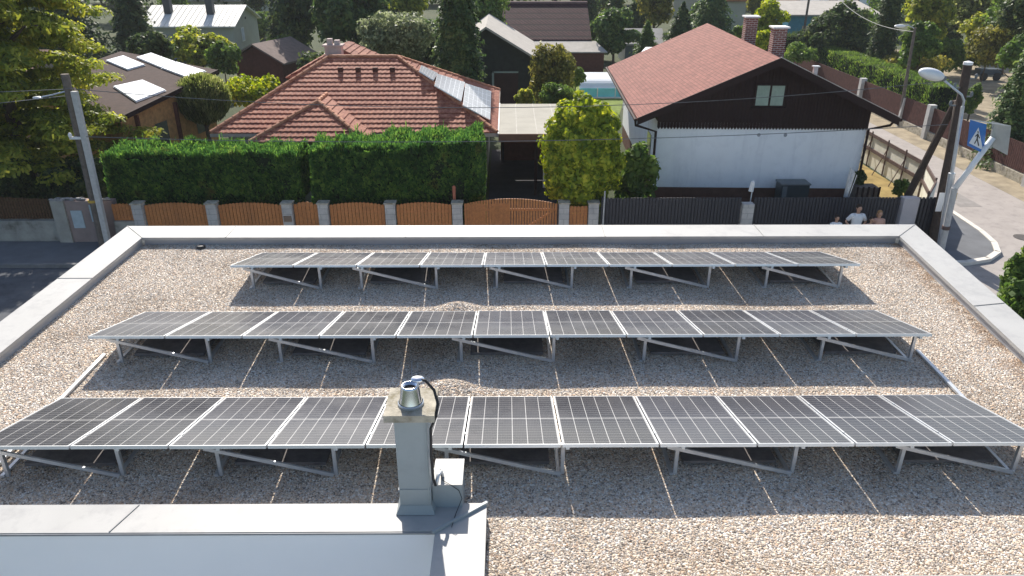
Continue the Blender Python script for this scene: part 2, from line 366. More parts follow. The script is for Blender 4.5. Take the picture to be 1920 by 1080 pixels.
# pavements with kerbs
def kerbline(pts, w=.14, h=.12):
    mb = MB()
    for i in range(len(pts)-1):
        a, b2 = Vector((*pts[i], 0)), Vector((*pts[i+1], 0)); d = (b2-a).normalized(); n = Vector((-d.y, d.x, 0))*w
        k = [a, b2, b2+n, a+n]; mb.slab([(q.x, q.y, h+.006) for q in k], h)
    return mb
pv = [(-90,22.34,.10),(12.5,22.2,.10),(15.0,22.26,.10),(15.8,22.55,.10),(16.4,23.1,.10),(16.85,24,.10),(17.05,25.1,.10),(17.1,27,.10),(16.9,27,.10),(14.5,24.2,.10),(-90,24.2,.10)]
struct('pavement', MB().add(pv, [tuple(range(len(pv)))]), M_pave)
struct('kerb', kerbline([(-90,22.2),(12.5,22.06)]), mat('shade_painted_kerb', (.2,.2,.2), .9, .2, 3))  # kerb colour darkened to stand in for the big tree's shade
struct('corner_kerb', kerbline([(12.5,22.02),(15.0,22.1),(15.9,22.4),(16.6,23.0),(17.0,23.9),(17.2,25),(17.3,27),(17.3,44)], .19), mat('pale_corner_kerb', (.66,.62,.56), .8, .1, 5))
struct('verge', MB().add([(20.95,28.6,.012),(23,26.5,.012),(60,25,.012),(60,33,.012),(22.3,33,.012),(22.3,62,.012),(21.3,60,.012)], [(0,1,4,5,6),(1,2,3,4)]), M_dry)
struct('lawn', MB().add([(13.6,24.4,.012),(16.8,27,.012),(16.9,60,.012),(14.6,60,.012)], [(0,1,2,3)]), mat('dry_lawn', (.30,.22,.085), .95, .3, 1.5, .5, 30))
struct('dirt_yard', MB().add([(26.6,33.5,.016),(60,33.5,.016),(60,75,.016),(26.6,75,.016)], [(0,1,2,3)]), M_dry)
struct('pool_lawn', MB().add([(1.5,38,.012),(5.3,38,.012),(9,56,.012),(-1,56,.012),(.5,44,.012)], [(0,1,2,3,4)]), mat('green_lawn', (.16,.21,.05), .95, .25, 2, .5, 30))
struct('driveway', MB().add([(-.8,24.4,.012),(3.4,24.4,.012),(3.6,37,.012),(-.8,37,.012)], [(0,1,2,3)]), mat('driveway_asphalt', (.05,.05,.055), .9, .15, 2))

# ================================================================== OUR ROOF
GZ, CZ = 4.20, 4.37
bld = thing('flat_roof_building', (0,10,0), 'white rendered building whose gravel covered flat roof fills the foreground', 'building')
xr = lambda y: 8.29-.103*(14.17-y)          # right outer edge slants
part('wall', MB().slab([(-7.68,5.6,GZ-.05),(-.70,5.6,GZ-.05),(-.70,4,GZ-.05),(xr(4)-.04,4,GZ-.05),(xr(14.15)-.04,14.13,GZ-.05),(-7.68,14.13,GZ-.05)], GZ-.05), M_render, bld)
M_well = mat('terrace_wall_render', (.93,.94,.95), .9, .02, .8)
part('wall', MB().box(-.70, 7.1, -6, 3.9, 0, GZ-.05), M_render, bld)
part('terrace_floor', MB().box(-7.1, -.705, -6, 5.5, 1.1, 1.2), mat('pale_terrace_paving', (.86,.82,.76), .85, .05, 2), bld)  # unseen floor, coloured extra pale to bounce light onto the terrace wall
def cop(name, polys, seams=()):
    mb = MB()
    for q in polys: mb.slab([(x, y, CZ) for x, y in q], .055)
    o = part(name, mb, M_coping, bld); 
    sm = MB()
    for (x0, y0), (x1, y1) in seams: sm.bar((x0,y0,CZ+.003), (x1,y1,CZ+.003), .014, .012)
    if seams: split('joint', sm, mat('coping_joint', (.30,.30,.29), .6), o)
    return o
cop('coping', [[(-7.70,14.17),(-7.12,13.52),(7.66,13.52),(8.29,14.17)][::-1][::-1][0:1]+[(-7.12,13.52),(7.66,13.52),(8.29,14.17)]],
    [((-7.70,14.17),(-7.12,13.52)), ((8.29,14.17),(7.66,13.52)), ((-5.5,13.52),(-5.5,14.17)), ((-2.0,13.52),(-2.0,14.17)), ((1.9,13.52),(1.9,14.17)), ((5.0,13.52),(5.0,14.17))])
cop('coping', [[(-7.70,-6),(-7.12,-6),(-7.12,13.515),(-7.70,14.165)]], [((-7.7,11.6),(-7.12,11.6)), ((-7.7,8.4),(-7.12,8.4))])
ir = lambda y: 7.66-.096*(13.52-y)
cop('coping', [[(ir(4),4),(xr(4),4),(8.29,14.165),(7.66,13.515)]], [((ir(10.45),10.45),(xr(10.45),10.55)), ((ir(7.2),7.2),(xr(7.2),7.3))])
part('upstand', MB().box(-7.1, -.73, 5.93, 5.955, GZ-.1, CZ-.032), M_upstand, bld)
part('upstand', MB().box(-7.10, 7.62, 13.55, 13.62, GZ-.02, CZ-.055), M_upstand, bld)
part('upstand', MB().box(-7.22, -7.15, 6, 13.55, GZ-.02, CZ-.055), M_upstand, bld)
part('upstand', MB().slab([(ir(4)+.03,4,CZ-.057),(ir(4)+.1,4,CZ-.057),(ir(13.5)+.1,13.55,CZ-.057),(ir(13.5)+.03,13.55,CZ-.057)], .13), M_upstand, bld)
# raised coping round the window sheet at the lower left, and strip at the lower right
part('near_coping', MB().slab([(-7.11,5.56,CZ),(-.72,5.56,CZ),(-.224,5.96,CZ),(-7.11,5.96,CZ)], .03)
     .slab([(-.72,-6,CZ),(-.20,-6,CZ),(-.224,5.957,CZ),(-.72,5.557,CZ)], .14), M_coping, bld)
part('ridge_seam', MB().bar((-.74,5.53,CZ+.015), (-.22,5.95,CZ+.015), .03, .03), M_flash, bld)
part('terrace_wall', MB().box(-7.1, -.715, 5.575, 5.598, 1.2, CZ-.032), M_well, bld)
part('coping_drip', MB().box(-7.1, -.72, 5.545, 5.556, CZ-.028, CZ-.006), mat('drip_edge', (.25,.26,.27), .5), bld)
part('near_coping', MB().box(1.0, 7.0, 4.3, 4.97, GZ-.1, CZ+.01), M_coping, bld)
split('seam', MB().bar((-3.9,5.57,CZ+.004), (-3.78,5.95,CZ+.004), .012, .01).bar((-6.1,5.57,CZ+.004), (-5.98,5.95,CZ+.004), .012, .01), mat('coping_joint', (.3,.3,.29)), bld)

# gravel: sheet + scattered pebbles (stuff)
random.seed(3)
nx, ny = 150, 90; x0g, x1g, y0g, y1g = -7.16, 7.72, 4.9, 13.56
vs = []
mounds = [(-.82, 10.78, .42, .10), (-.78, 8.42, .6, .09)]
for j in range(ny+1):
    y = y0g+(y1g-y0g)*j/ny; xe = ir(y)+.04
    for i in range(nx+1):
        x = x0g+(xe-x0g)*i/nx
        z = GZ + .012*math.sin(x*1.7+y*.9)*math.sin(y*2.1-x*.6)
        for mx, my, mr, mh in mounds: z += mh*math.exp(-((x-mx)**2+((y-my)*1.5)**2)/(mr*mr*.35))
        vs.append((x, y, z))
fs = [(j*(nx+1)+i, j*(nx+1)+i+1, (j+1)*(nx+1)+i+1, (j+1)*(nx+1)+i) for j in range(ny) for i in range(nx) if not (vs[(j+1)*(nx+1)+i][1] < 5.95 and vs[j*(nx+1)+i][0] < -.3)]
gm = MB(); gm.v = vs; gm.f = fs
grav = part('gravel', gm, gravel_mat('gravel_bed', False)); tag(grav, 'beige and grey rounded gravel spread over the flat roof', 'gravel', None, 'stuff')
M_peb = gravel_mat('pebble', True)
def pebble_mesh(seed):
    t = MB().ell((0,0,0), (1,.78,.68), 6, 4); r = random.Random(seed)
    me = bpy.data.meshes.new('pebble_shape'); me.from_pydata([tuple(c*(1+r.uniform(-.13,.13)) for c in q) for q in t.v], [], t.f); me.materials.append(M_peb)
    return me
ng = bpy.data.node_groups.new('scatter', 'GeometryNodeTree')
ng.interface.new_socket('Geometry', in_out='INPUT', socket_type='NodeSocketGeometry'); ng.interface.new_socket('Geometry', in_out='OUTPUT', socket_type='NodeSocketGeometry')
N = ng.nodes; gi = N.new('NodeGroupInput'); go = N.new('NodeGroupOutput'); jn = N.new('GeometryNodeJoinGeometry')
ng.links.new(gi.outputs[0], jn.inputs[0])
tmp = bpy.data.objects.new('pebble_source', pebble_mesh(1))       # referenced by the scatter only
tmp2 = bpy.data.objects.new('pebble_source', pebble_mesh(2))
for k, (src, dens) in enumerate(((tmp, 1500), (tmp2, 1500))):
    dp = N.new('GeometryNodeDistributePointsOnFaces'); dp.inputs['Density'].default_value = dens; dp.inputs['Seed'].default_value = k
    ip = N.new('GeometryNodeInstanceOnPoints'); oi = N.new('GeometryNodeObjectInfo'); oi.inputs['Object'].default_value = src; oi.inputs['As Instance'].default_value = True
    rv = N.new('FunctionNodeRandomValue'); rv.data_type = 'FLOAT_VECTOR'; rv.inputs['Max'].default_value = (.5,.5,6.28); rv.inputs['Min'].default_value = (-.5,-.5,0)
    rs = N.new('FunctionNodeRandomValue'); rs.data_type = 'FLOAT'; rs.inputs[2].default_value = .005; rs.inputs[3].default_value = .0140
    ng.links.new(gi.outputs[0], dp.inputs[0]); ng.links.new(dp.outputs[0], ip.inputs[0]); ng.links.new(oi.outputs['Geometry'], ip.inputs['Instance'])
    ng.links.new(rv.outputs[0], ip.inputs['Rotation']); ng.links.new(rs.outputs[1], ip.inputs['Scale']); ng.links.new(ip.outputs[0], jn.inputs[0])
ng.links.new(jn.outputs[0], go.inputs[0])
md = grav.modifiers.new('scatter', 'NODES'); md.node_group = ng

# ---------------------------------------------------------------- solar panels
TILT, PL, PW, PITCHX = 15.0, 1.62, 1.04, 1.06
def make_panel():
    t = bpy.data.objects.new('solar_panel', None); t.empty_display_size = .2; COL.objects.link(t); ROOT[t.name] = Vector((0,0,0))
    q = PW/2; fr = MB()
    fr.box(-q, q, 0, .013, -.036, .002).box(-q, q, PL-.013, PL, -.036, .002).box(-q, -q+.013, .013, PL-.013, -.036, .002).box(q-.013, q, .013, PL-.013, -.036, .002)
    part('frame', fr, M_frame, t)
    part('cell_sheet', MB().box(-q+.013, q-.013, .013, PL-.013, -.008, -.001), M_cells, t)
    part('back_sheet', MB().box(-q+.014, q-.014, .014, PL-.014, -.016, -.0085), mat('white_backsheet', (.5,.5,.5), .6), t)
    part('junction_box', MB().box(-.06, .06, PL-.2, PL-.1, -.035, -.0165), M_black, t)
    cl = MB().box(-q-.008, -q+.012, .3, .36, .0025, .007).box(-q-.008, -q+.012, PL-.36, PL-.3, .0025, .007)
    split('clamp', cl, M_alu, t)
    return t
pan = make_panel(); first = True
ROWS = [(6.53, -5.785, 11, 'nearest'), (8.98, -5.785, 11, 'middle'), (11.43, -4.66, 10, 'farthest')]
ARR = []
for Yn, X0, n, rn in ROWS:
    arr = thing('solar_array', (X0+PITCHX*n/2, Yn, GZ), {'nearest':'nearest and largest looking row of solar panels, passing behind the chimney','middle':'middle of the three rows of tilted solar panels on the gravel','farthest':'farthest and shortest row of solar panels along the far parapet'}[rn], 'solar array', 'rows of solar panels on the flat roof'); ARR.append(arr)
    for i in range(n):
        o = pan if first else copy_tree(pan); first = False
        o.parent = arr; o.location = Vector((X0+PITCHX*(i+.5), Yn, 4.675+random.uniform(-.002,.002)))-ROOT[arr.name]; o.rotation_euler = (R(-TILT+random.uniform(-.12,.12)), 0, R(random.uniform(-.06,.06)))
# ---------------------------------------------------------------- mounting racks
def rack(xa, xb, Yn, arr):
    t = bpy.data.objects.new('mounting_rack', None); t.empty_display_size = .2; COL.objects.link(t); t.parent = arr; L_ = Vector((xa, Yn+.1, GZ)); t.location = L_-ROOT[arr.name]; ROOT[t.name] = L_
    zt = 4.675-.04
    sl_ = math.tan(R(TILT))
    for x in (xa, xb):
        part('leg', MB().box(x-.02, x+.02, Yn+.08, Yn+.12, GZ-.01, zt-.1*sl_), M_alu, t)
        part('rail', MB().bar((x+.045, Yn+.03, zt-.03*sl_-.022), (x+.045, Yn+1.5, zt-1.5*sl_-.022), .04, .04), M_alu, t)
        part('ground_rail', MB().bar((x-.045, Yn+.06, GZ+.02), (x-.045, Yn+1.55, GZ+.02), .04, .03), M_alu, t)
    part('brace', MB().bar((xa-.12, Yn+.055, zt-.035), (xb-.02, Yn+.055, GZ+.03), .022, .045), M_alu, t)
    part('ballast_slab', MB().box(xa+.12, xb-.14, Yn+.22, Yn+1.25, GZ+.036, GZ+.075), M_ballast, t)
    return t
RK = [(6.53, [(-5.57,-4.29),(-3.2,-1.92),(-.68,.60),(1.86,3.17),(4.36,5.65)]), (8.98, [(-5.45,-4.2),(-3.2,-1.9),(-.66,.64),(1.92,3.23),(4.42,5.7)]), (11.43, [(-4.35,-3.2),(-2.5,-1.22),(-.19,1.09),(2.1,3.43),(4.42,5.68)])]
for (Yn, prs), arr in zip(RK, ARR):
    for i, (a, b_) in enumerate(prs): rack(a, b_, Yn, arr)
tag(single('cable_conduit', MB().box(-5.81, -5.76, 5.2, 9.25, GZ+.015, GZ+.045), M_alu, 'x', 'conduit'), 'bright metal cable conduit on gravel at the left end of the solar rows', 'conduit', 'metal conduits between the solar rows')
tag(single('cable_conduit', MB().bar((5.92,9.3,GZ+.03), (5.90,7.9,GZ+.03), .05, .03), M_alu, 'x', 'conduit'), 'short metal cable conduit on gravel at the right end of the solar rows', 'conduit', 'metal conduits between the solar rows')
tag(single('lightning_wire', MB().tube([(-1.36,9.05,GZ+.03),(-1.31,8.6,GZ+.025),(-1.2,7.6,GZ+.03),(-1.05,6.25,GZ+.04)], .006, 6), M_alu, 'thin metal wire running over gravel from middle solar row towards the chimney', 'wire'), None)
single('roof_drain', MB().lathe((-5.95,13.38,GZ), [(.001,.06),(.06,.055),(.085,.03),(.09,-.01)], 14), M_black, 'small black roof drain on gravel by the far left parapet corner', 'drain')

# ---------------------------------------------------------------- chimney
ch = thing('chimney', (-.94,5.98,GZ), 'grey sheet clad chimney with mossy concrete cap and polished steel cowl', 'chimney')
part('shaft', MB().slab([(-1.085,5.82,5.52),(-.775,5.82,5.52),(-.775,6.14,5.52),(-1.085,6.14,5.52)], 1.3), M_flash, ch)
part('lap_joint', MB().box(-1.092, -.768, 5.813, 6.147, 4.66, 4.672), M_flash, ch)
part('lap_joint', MB().box(-.80, -.788, 5.812, 5.82, 4.4, 5.5), M_flash, ch)
part('base_flashing', MB().add([(-1.13,5.78,CZ+.006),(-.74,5.78,CZ+.006),(-.74,6.18,CZ+.006),(-1.13,6.18,CZ+.006),(-1.088,5.817,CZ+.10),(-.772,5.817,CZ+.10),(-.772,6.143,CZ+.10),(-1.088,6.143,CZ+.10)],
     [(0,1,5,4),(1,2,6,5),(2,3,7,6),(3,0,4,7)]), M_flash, ch)
cm = MB().slab([(-1.165,5.74,5.60),(-.69,5.74,5.60),(-.69,6.22,5.60),(-1.165,6.22,5.60)], .075)
part('cap_slab', cm, M_conc, ch)
cw = part('cowl', MB().lathe((-.93,5.95,5.60), [(.115,.0),(.118,.012),(.108,.03),(.086,.19),(.08,.205),(.066,.205),(.06,.12),(.001,.12)], 28), M_steel, ch, True)
part('cowl_opening', MB().lathe((-.93,5.95,5.60), [(.061,.17),(.001,.165)], 20), M_black, cw)
part('cowl_rain_cap', MB().ell((-.86,6.0,5.84), (.07,.055,.025)), M_steel, cw, True)
part('flue_band', MB().lathe((-.93,5.95,5.60), [(.123,-.002),(.125,.02),(.116,.028)], 28), M_alu, cw)
part('cable', MB().tube([(-.86,5.99,5.85),(-.78,5.97,5.84),(-.70,5.93,5.76),(-.665,5.88,5.64),(-.68,5.82,5.54),(-.735,5.795,5.42),(-.745,5.80,5.1),(-.74,5.80,4.82),(-.72,5.82,4.72)], .014, 8), M_black, ch, True)
part('side_box', MB().box(-.768, -.47, 5.90, 6.30, GZ, 4.65), M_flash, ch)
part('side_box_lid', MB().box(-.763, -.463, 5.893, 6.306, 4.652, 4.664), M_coping, ch)
part('wire', MB().tube([(-.69,6.0,4.78),(-.67,5.95,4.68),(-.58,5.885,4.67),(-.50,5.885,4.6),(-.47,5.88,4.5),(-.53,5.80,4.38),(-.56,5.60,4.385)], .004, 5), M_black, ch)
part('elbow', MB().tube([(-.72,5.84,4.70),(-.70,5.90,4.78),(-.68,5.98,4.76),(-.67,6.02,4.67)], .02, 8), M_alu, ch, True)

# ================================================================== FRONT FENCES (Y = 24)
FY = 24.0
def fx(px, py=400): return PY(px, py, FY).x
of = thing('orange_fence', (-7,FY,0), 'orange brown wooden board fence with arched tops between pale stone block pillars', 'fence')
pil = [262, 400, 541, 608, 733, 858, 1057, 1112]
pw = .17
px_ = [fx(p) for p in pil]
for i, x in enumerate(px_):
    part('pillar', MB().box(x-pw, x+pw, FY-.15, FY+.15, .1, 1.55), M_block, of)
    part('pillar_cap', MB().box(x-pw-.03, x+pw+.03, FY-.18, FY+.18, 1.552, 1.60), M_conc, of)
part('letter_box', MB().box(px_[2]-.13, px_[2]+.13, FY-.19, FY-.153, .95, 1.15), mat('letter_box_rusty', (.20,.14,.10), .6), of)
def arch_boards(x0, x1, y, z0, zs, rise, bw=.105, gap=.012, t=.022):
    mb = MB(); n = max(2, int((x1-x0)/(bw+gap))); w = (x1-x0)/n
    for i in range(n):
        a = x0+i*w+gap/2; b2 = x0+(i+1)*w-gap/2; u = ((i+.5)/n)*2-1; zt = zs+rise*(1-u*u)
        mb.box(a, b2, y-t/2, y+t/2, z0, zt)
        mb.add([(a,y-t/2,zt+.001),(b2,y-t/2,zt+.001),(b2,y+t/2,zt+.001),(a,y+t/2,zt+.001),((a+b2)/2,y-t/2,zt+.03),((a+b2)/2,y+t/2,zt+.03)], [(0,1,4),(2,3,5),(0,4,5,3),(1,2,5,4)])
    return mb
def fence_panel(x0, x1, rise, par=of, z0=.25, zs=1.46):
    o = part('board_panel', arch_boards(x0, x1, FY, z0, zs, rise), M_wood_or, par)
    split('rail', MB().box(x0, x1, FY+.013, FY+.05, .5, .58).box(x0, x1, FY+.013, FY+.05, 1.2, 1.28), M_wood_or, o)
for i in range(5): fence_panel(px_[i]+pw+.03, px_[i+1]-pw-.03, .10 if i != 2 else .12)
fence_panel(px_[6]+pw+.02, px_[7]-pw-.02, -.02, zs=1.42)
fence_panel(fx(212), px_[0]-pw-.03, .03, z0=.95, zs=1.5)
part('plinth', MB().box(fx(212), px_[7]-pw, FY-.12, FY+.12, .1, .245), M_conc, of)
part('low_wall', MB().box(fx(212), px_[0]-pw-.005, FY-.1, FY+.1, .25, .94), M_oldwall, of)
gt = thing('wooden_gate', (2,FY,0), 'wide orange slatted driveway gate with high arched top in front of the carport', 'gate')
gx0, gx1 = px_[5]+pw+.06, px_[6]-pw-.05
part('slat_leaf', arch_boards(gx0, gx0+(gx1-gx0)*.5-.01, FY, .2, 1.50, .0, .085, .02), M_wood_or, gt)
gmb = MB(); n = 34
for i in range(n):
    u = (i+.5)/n*2-1; a = gx0+(gx1-gx0)*i/n; w = (gx1-gx0)/n
    gmb.box(a+.008, a+w-.012, FY-.045, FY-.02, .2, 1.52+.19*(1-u*u))
part('arched_slats', gmb, M_wood_or, gt)
part('gate_frame', MB().box(gx0, gx1, FY+.02, FY+.06, .35, .43).box(gx0, gx1, FY+.02, FY+.06, 1.25, 1.33).bar((gx0+(gx1-gx0)*.55,FY+.04,.4), (gx1-.1,FY+.04,1.28), .05, .06), M_wood_or, gt)
single('orange_marker', MB().lathe((fx(850,365),FY+.35,0), [(.05,0),(.05,1.8),(.06,1.81),(.06,2.0),(.03,2.05),(.001,2.05)], 12), mat('terracotta', (.38,.14,.09), .8), 'slim terracotta coloured post rising behind the pillar left of the gate', 'post')
# dark fence right
df = thing('slatted_metal_fence', (9,FY,0), 'long anthracite vertical slat fence in front of the white house', 'fence')
def slats(x0, x1, z1=1.72):
    mb = MB(); n = int((x1-x0)/.11)
    for i in range(n): a = x0+(x1-x0)*i/n; mb.box(a, a+.085, FY-.012, FY+.012, .16, z1)
    return mb
dx = [fx(1130), fx(1388), fx(1411), fx(1684), fx(1716), fx(1757)]
for a, b_ in ((dx[0],dx[1]),(dx[2],dx[3]),(dx[4],dx[5])):
    o = part('slat_panel', slats(a, b_), M_slate, df); split('rail', MB().box(a, b_, FY+.014, FY+.05, .35, .42).box(a, b_, FY+.014, FY+.05, 1.45, 1.52), M_slate, o)
    part('backing', MB().box(a, b_, FY+.052, FY+.06, .2, 1.66), M_slate, o)
part('plinth', MB().box(dx[0], dx[5], FY-.1, FY+.1, .09, .155), M_conc, df)
part('pillar', MB().box(dx[1]+.02, dx[2]-.02, FY-.15, FY+.15, .1, 1.52), M_block, df)
part('wide_pillar', MB().box(dx[3]+.03, dx[4]-.03, FY-.15, FY+.15, .1, 1.72), mat('mauve_plaster', (.50,.47,.48), .9, .06), df)
part('end_post', MB().box(dx[0]-.06, dx[0]-.01, FY-.04, FY+.04, .1, 1.75), M_slate, df)
# left wall with old timber fence, meter pillar
lw = thing('garden_wall', (-17,24.4,0), 'old stained rendered wall topped by dark wooden pickets beneath the big yellow tree', 'wall')
part('base_wall', MB().box(-40, fx(97,420), 24.3, 24.6, 0, .82), M_oldwall, lw)
mb = MB(); x = -40
while x < fx(94,400): mb.box(x, x+.075, 24.42, 24.44, .86, 1.62+.04*math.sin(x*1.3)+random.uniform(-.02,.02)); x += .10
pk = part('pickets', mb, mat('old_brown_pickets', (.10,.055,.03), .9, .35, 12), lw)
split('rail', MB().box(-40, fx(94,400), 24.45, 24.5, .98, 1.06).box(-40, fx(94,400), 24.45, 24.5, 1.4, 1.48), M_wood_dk, pk)
mp = thing('meter_pillar', (fx(150),24.2,0), 'pinkish plastered meter cabinet wall with a pale end strip and rough stone top', 'meter cabinet')
a, b_, c_ = fx(97,410), fx(122,410), fx(212,410)
part('end_wall', MB().box(a+.01, b_, 24.1, 24.5, .1, 1.6), M_oldwall, mp)
part('cabinet_wall', MB().box(b_+.005, c_-.01, 24.16, 24.48, .1, 1.58), M_pinkwall, mp)
part('meter_door', MB().box(fx(132,415), fx(153,415), 24.13, 24.157, .62, 1.25), M_bluepan, mp)
part('meter_door', MB().box(fx(165,400), fx(184,400), 24.13, 24.157, .85, 1.45), M_bluepan, mp)
tp = MB()
for i in range(28): x = random.uniform(a, c_-.15); y = random.uniform(24.12,24.4); tp.ell((x,y,1.62), (random.uniform(.06,.13),.06,.04), 6, 4)
part('stone_top', tp, mat('rubble_stone', (.30,.29,.28), .9, .3, 8), mp)

# ================================================================== ROOF TILE HELPER
def tiled(mb, A, B, C, D, row=.31, mod=.21, h=.04):
    A, B, C, D = map(Vector, (A, B, C, D)); e = (B-A).normalized()
    nrm = (B-A).cross(D-A).normalized()
    if nrm.z < 0: nrm = -nrm
    upv = nrm.cross(e); 
    if upv.z < 0: upv = -upv
    L_ = (D-A).dot(upv); n = max(1, round(L_/row))
    for i in range(n):
        t0, t1 = i/n, min(1, (i+1.0)/n)
        l0, r0, l1, r1 = A.lerp(D, t0), B.lerp(C, t0), A.lerp(D, t1), B.lerp(C, t1)
        ul0, ur0, ul1, ur1 = [(q-A).dot(e) for q in (l0, r0, l1, r1)]
        v0, v1 = L_*t0, L_*t1
        st = mod/4; k0 = math.ceil(min(ul0, ul1)/st); us = [min(ul0, ul1)]+[k*st for k in range(k0, int(max(ur0, ur1)/st)+1)]+[max(ur0, ur1)]
        vs = []
        for u in us:
            ub = min(max(u, ul0), ur0); ut = min(max(u, ul1), ur1)
            w = h*.55*(.5+.5*math.cos(2*math.pi*(u/mod)))
            vs += [A+e*ub+upv*v0+nrm*(h+w), A+e*ut+upv*v1+nrm*(w*1.0+.004), A+e*ub+upv*v0+nrm*(-.005)]
        fs = []
        for k in range(len(us)-1):
            a = 3*k; fs += [(a, a+3, a+4, a+1), (a+2, a+5, a+3, a)]
        mb.add(vs, fs)
    return mb
def ridge(mb, a, b, r=.11, step=.36):
    a, b = Vector(a), Vector(b); n = max(1, int((b-a).length/step))
    for i in range(n):
        p, q = a.lerp(b, i/n), a.lerp(b, (i+1.12)/n); mb.tube([p, q], [r*1.1, r*.86], 8)
    return mb

# ================================================================== RED TILED HOUSE
EZ = 2.7; Yf, Yb, Ym, RZ = 29.2, 38.4, 33.8, 4.97
xl, xr_, rl, rr = -11.75, -.42, -7.83, -4.83
rh = thing('red_tiled_house', (-6,34,0), 'house with red clay tiled hip roof and small hipped front wing behind the hedge', 'house')
part('wall', MB().box(xl+.5, xr_-.5, Yf+.5, Yb-.5, 0, EZ-.02).box(-9.3, -5.8, 28.2, Yf+.499, 0, EZ-.02), M_cream, rh)
roof = part('roof', tiled(tiled(tiled(tiled(MB(), (xl,Yf,EZ), (xr_,Yf,EZ), (rr,Ym,RZ), (rl,Ym,RZ)),
      (xr_,Yf,EZ), (xr_,Yb,EZ), (rr,Ym,RZ), (rr,Ym,RZ)), (xr_,Yb,EZ), (xl,Yb,EZ), (rl,Ym,RZ), (rr,Ym,RZ)), (xl,Yb,EZ), (xl,Yf,EZ), (rl,Ym,RZ), (rl,Ym,RZ)), M_tile, rh)
wx, wy, wz, hw = -7.54, 29.9, 3.80, 2.2
wl, wr, wf = wx-hw, wx+hw, wy-2.2
sl2 = (RZ-EZ)/(Ym-Yf); yv = Yf+(wz-EZ)/sl2
wing = MB()
tiled(wing, (wl,wf,EZ), (wr,wf,EZ), (wx,wy,wz), (wx,wy,wz))
tiled(wing, (wr,wf,EZ), (wr,Yf+.05,EZ), (wx,yv+.05,wz), (wx,wy,wz))
tiled(wing, (wl,Yf+.05,EZ), (wl,wf,EZ), (wx,wy,wz), (wx,yv+.05,wz))
part('wing_roof', wing, M_tile, roof)
rg = MB()
for a, b_ in (((rl,Ym,RZ),(rr,Ym,RZ)), ((xl,Yf,EZ),(rl,Ym,RZ)), ((xr_,Yf,EZ),(rr,Ym,RZ)), ((xr_,Yb,EZ),(rr,Ym,RZ)), ((xl,Yb,EZ),(rl,Ym,RZ)), ((wl,wf,EZ),(wx,wy,wz)), ((wr,wf,EZ),(wx,wy,wz)), ((wx,wy,wz),(wx,yv,wz))):
    part('ridge_tiles', ridge(MB(), Vector(a)+Vector((0,0,.04)), Vector(b_)+Vector((0,0,.035)), .085), M_ridge, roof)
vn = MB()
for px in (639, 672, 704, 736):
    q = PY(px, 132, 32.9); vn.box(q.x-.1, q.x+.1, 32.75, 32.95, 4.5, 4.68)
split('roof_vent', vn, mat('dark_vent_tile', (.09,.035,.025), .8), roof)
split('fascia', MB().box(xl-.02, xr_+.02, Yf-.03, Yf-.002, EZ-.14, EZ-.01).box(xr_+.002, xr_+.05, Yf-.03, Yb, EZ-.16, EZ-.01), mat('pale_fascia', (.5,.42,.36), .7), roof)
bk = MB(); ax_ = -8.55; tiled(bk, (-11.2,38.6,3.3), (-11.2,43,3.3), (ax_,43,4.68), (ax_,38.6,4.68)) if False else None
tiled(bk, (-5.9,38.5,3.3), (-5.9,43,3.3), (ax_,42,4.68), (ax_,39.4,4.68)); tiled(bk, (-11.2,38.5,3.3), (-5.9,38.5,3.3), (ax_,39.4,4.68), (ax_,39.4,4.68)); tiled(bk, (-11.2,43,3.3), (-11.2,38.5,3.3), (ax_,39.4,4.68), (ax_,42,4.68))
part('rear_wing_roof', bk, M_tile, roof)
cx = PY(627,100,34.6).x
chm = part('chimney', MB().box(cx-.36, cx+.36, 34.35, 34.85, 4.3, 5.35).box(cx-.45, cx+.45, 34.28, 34.92, 5.352, 5.42).box(cx-.26, cx-.04, 34.45, 34.75, 5.422, 5.66).box(cx+.06, cx+.28, 34.45, 34.75, 5.422, 5.6), mat('pale_pink_chimney', (.52,.43,.40), .9, .12, 4), roof)
# solar panels on right slope
en = Vector((xr_,Yf,EZ)); up_ = (Vector((rr,Ym,RZ))-Vector((xr_,Ym,EZ))); ul = up_.length; up_.normalize(); nr = up_.cross(Vector((0,-1,0))).normalized()
if nr.z < 0: nr = -nr
nr_ = up_.cross(Vector((0,-1,0))).normalized(); nr_ = nr_ if nr_.z > 0 else -nr_
def subthing(name, loc, parent):
    t = bpy.data.objects.new(name, None); t.empty_display_size = .2; COL.objects.link(t); t.parent = parent; t.location = Vector(loc)-ROOT[parent.name]; ROOT[t.name] = Vector(loc); return t
def onplane(px, py, P0, nv):
    d = ray(px, py); o = Vector((0,0,CH)); return o+d*((P0-o).dot(nv)/d.dot(nv))
P0 = Vector((xr_,Yf,EZ))+nr_*.18
for qd in (((868,197),(919,224),(921,171),(873,156)), ((815,160),(865,189),(872,154),(820,138)), ((786,133),(813,150),(821,137),(790,122))):
    A, B, Cc, D = [onplane(x, y, P0, nr_) for x, y in qd]
    t = subthing('solar_panel', A, rh)
    part('frame', MB().slab([A,B,Cc,D], .04, nr_), M_frame, t)
    gmb = MB()
    for i in range(6):
        for j in range(5):
            q = [(A.lerp(B,(i+s_)/6)).lerp(D.lerp(Cc,(i+s_)/6),(j+r_)/5)+nr_*.004 for s_, r_ in ((.05,.05),(.95,.05),(.95,.95),(.05,.95))]; gmb.slab(q, .003, nr_)
    part('cells', gmb, mat('roof_cells', (.36,.37,.38), .3, .05), t)

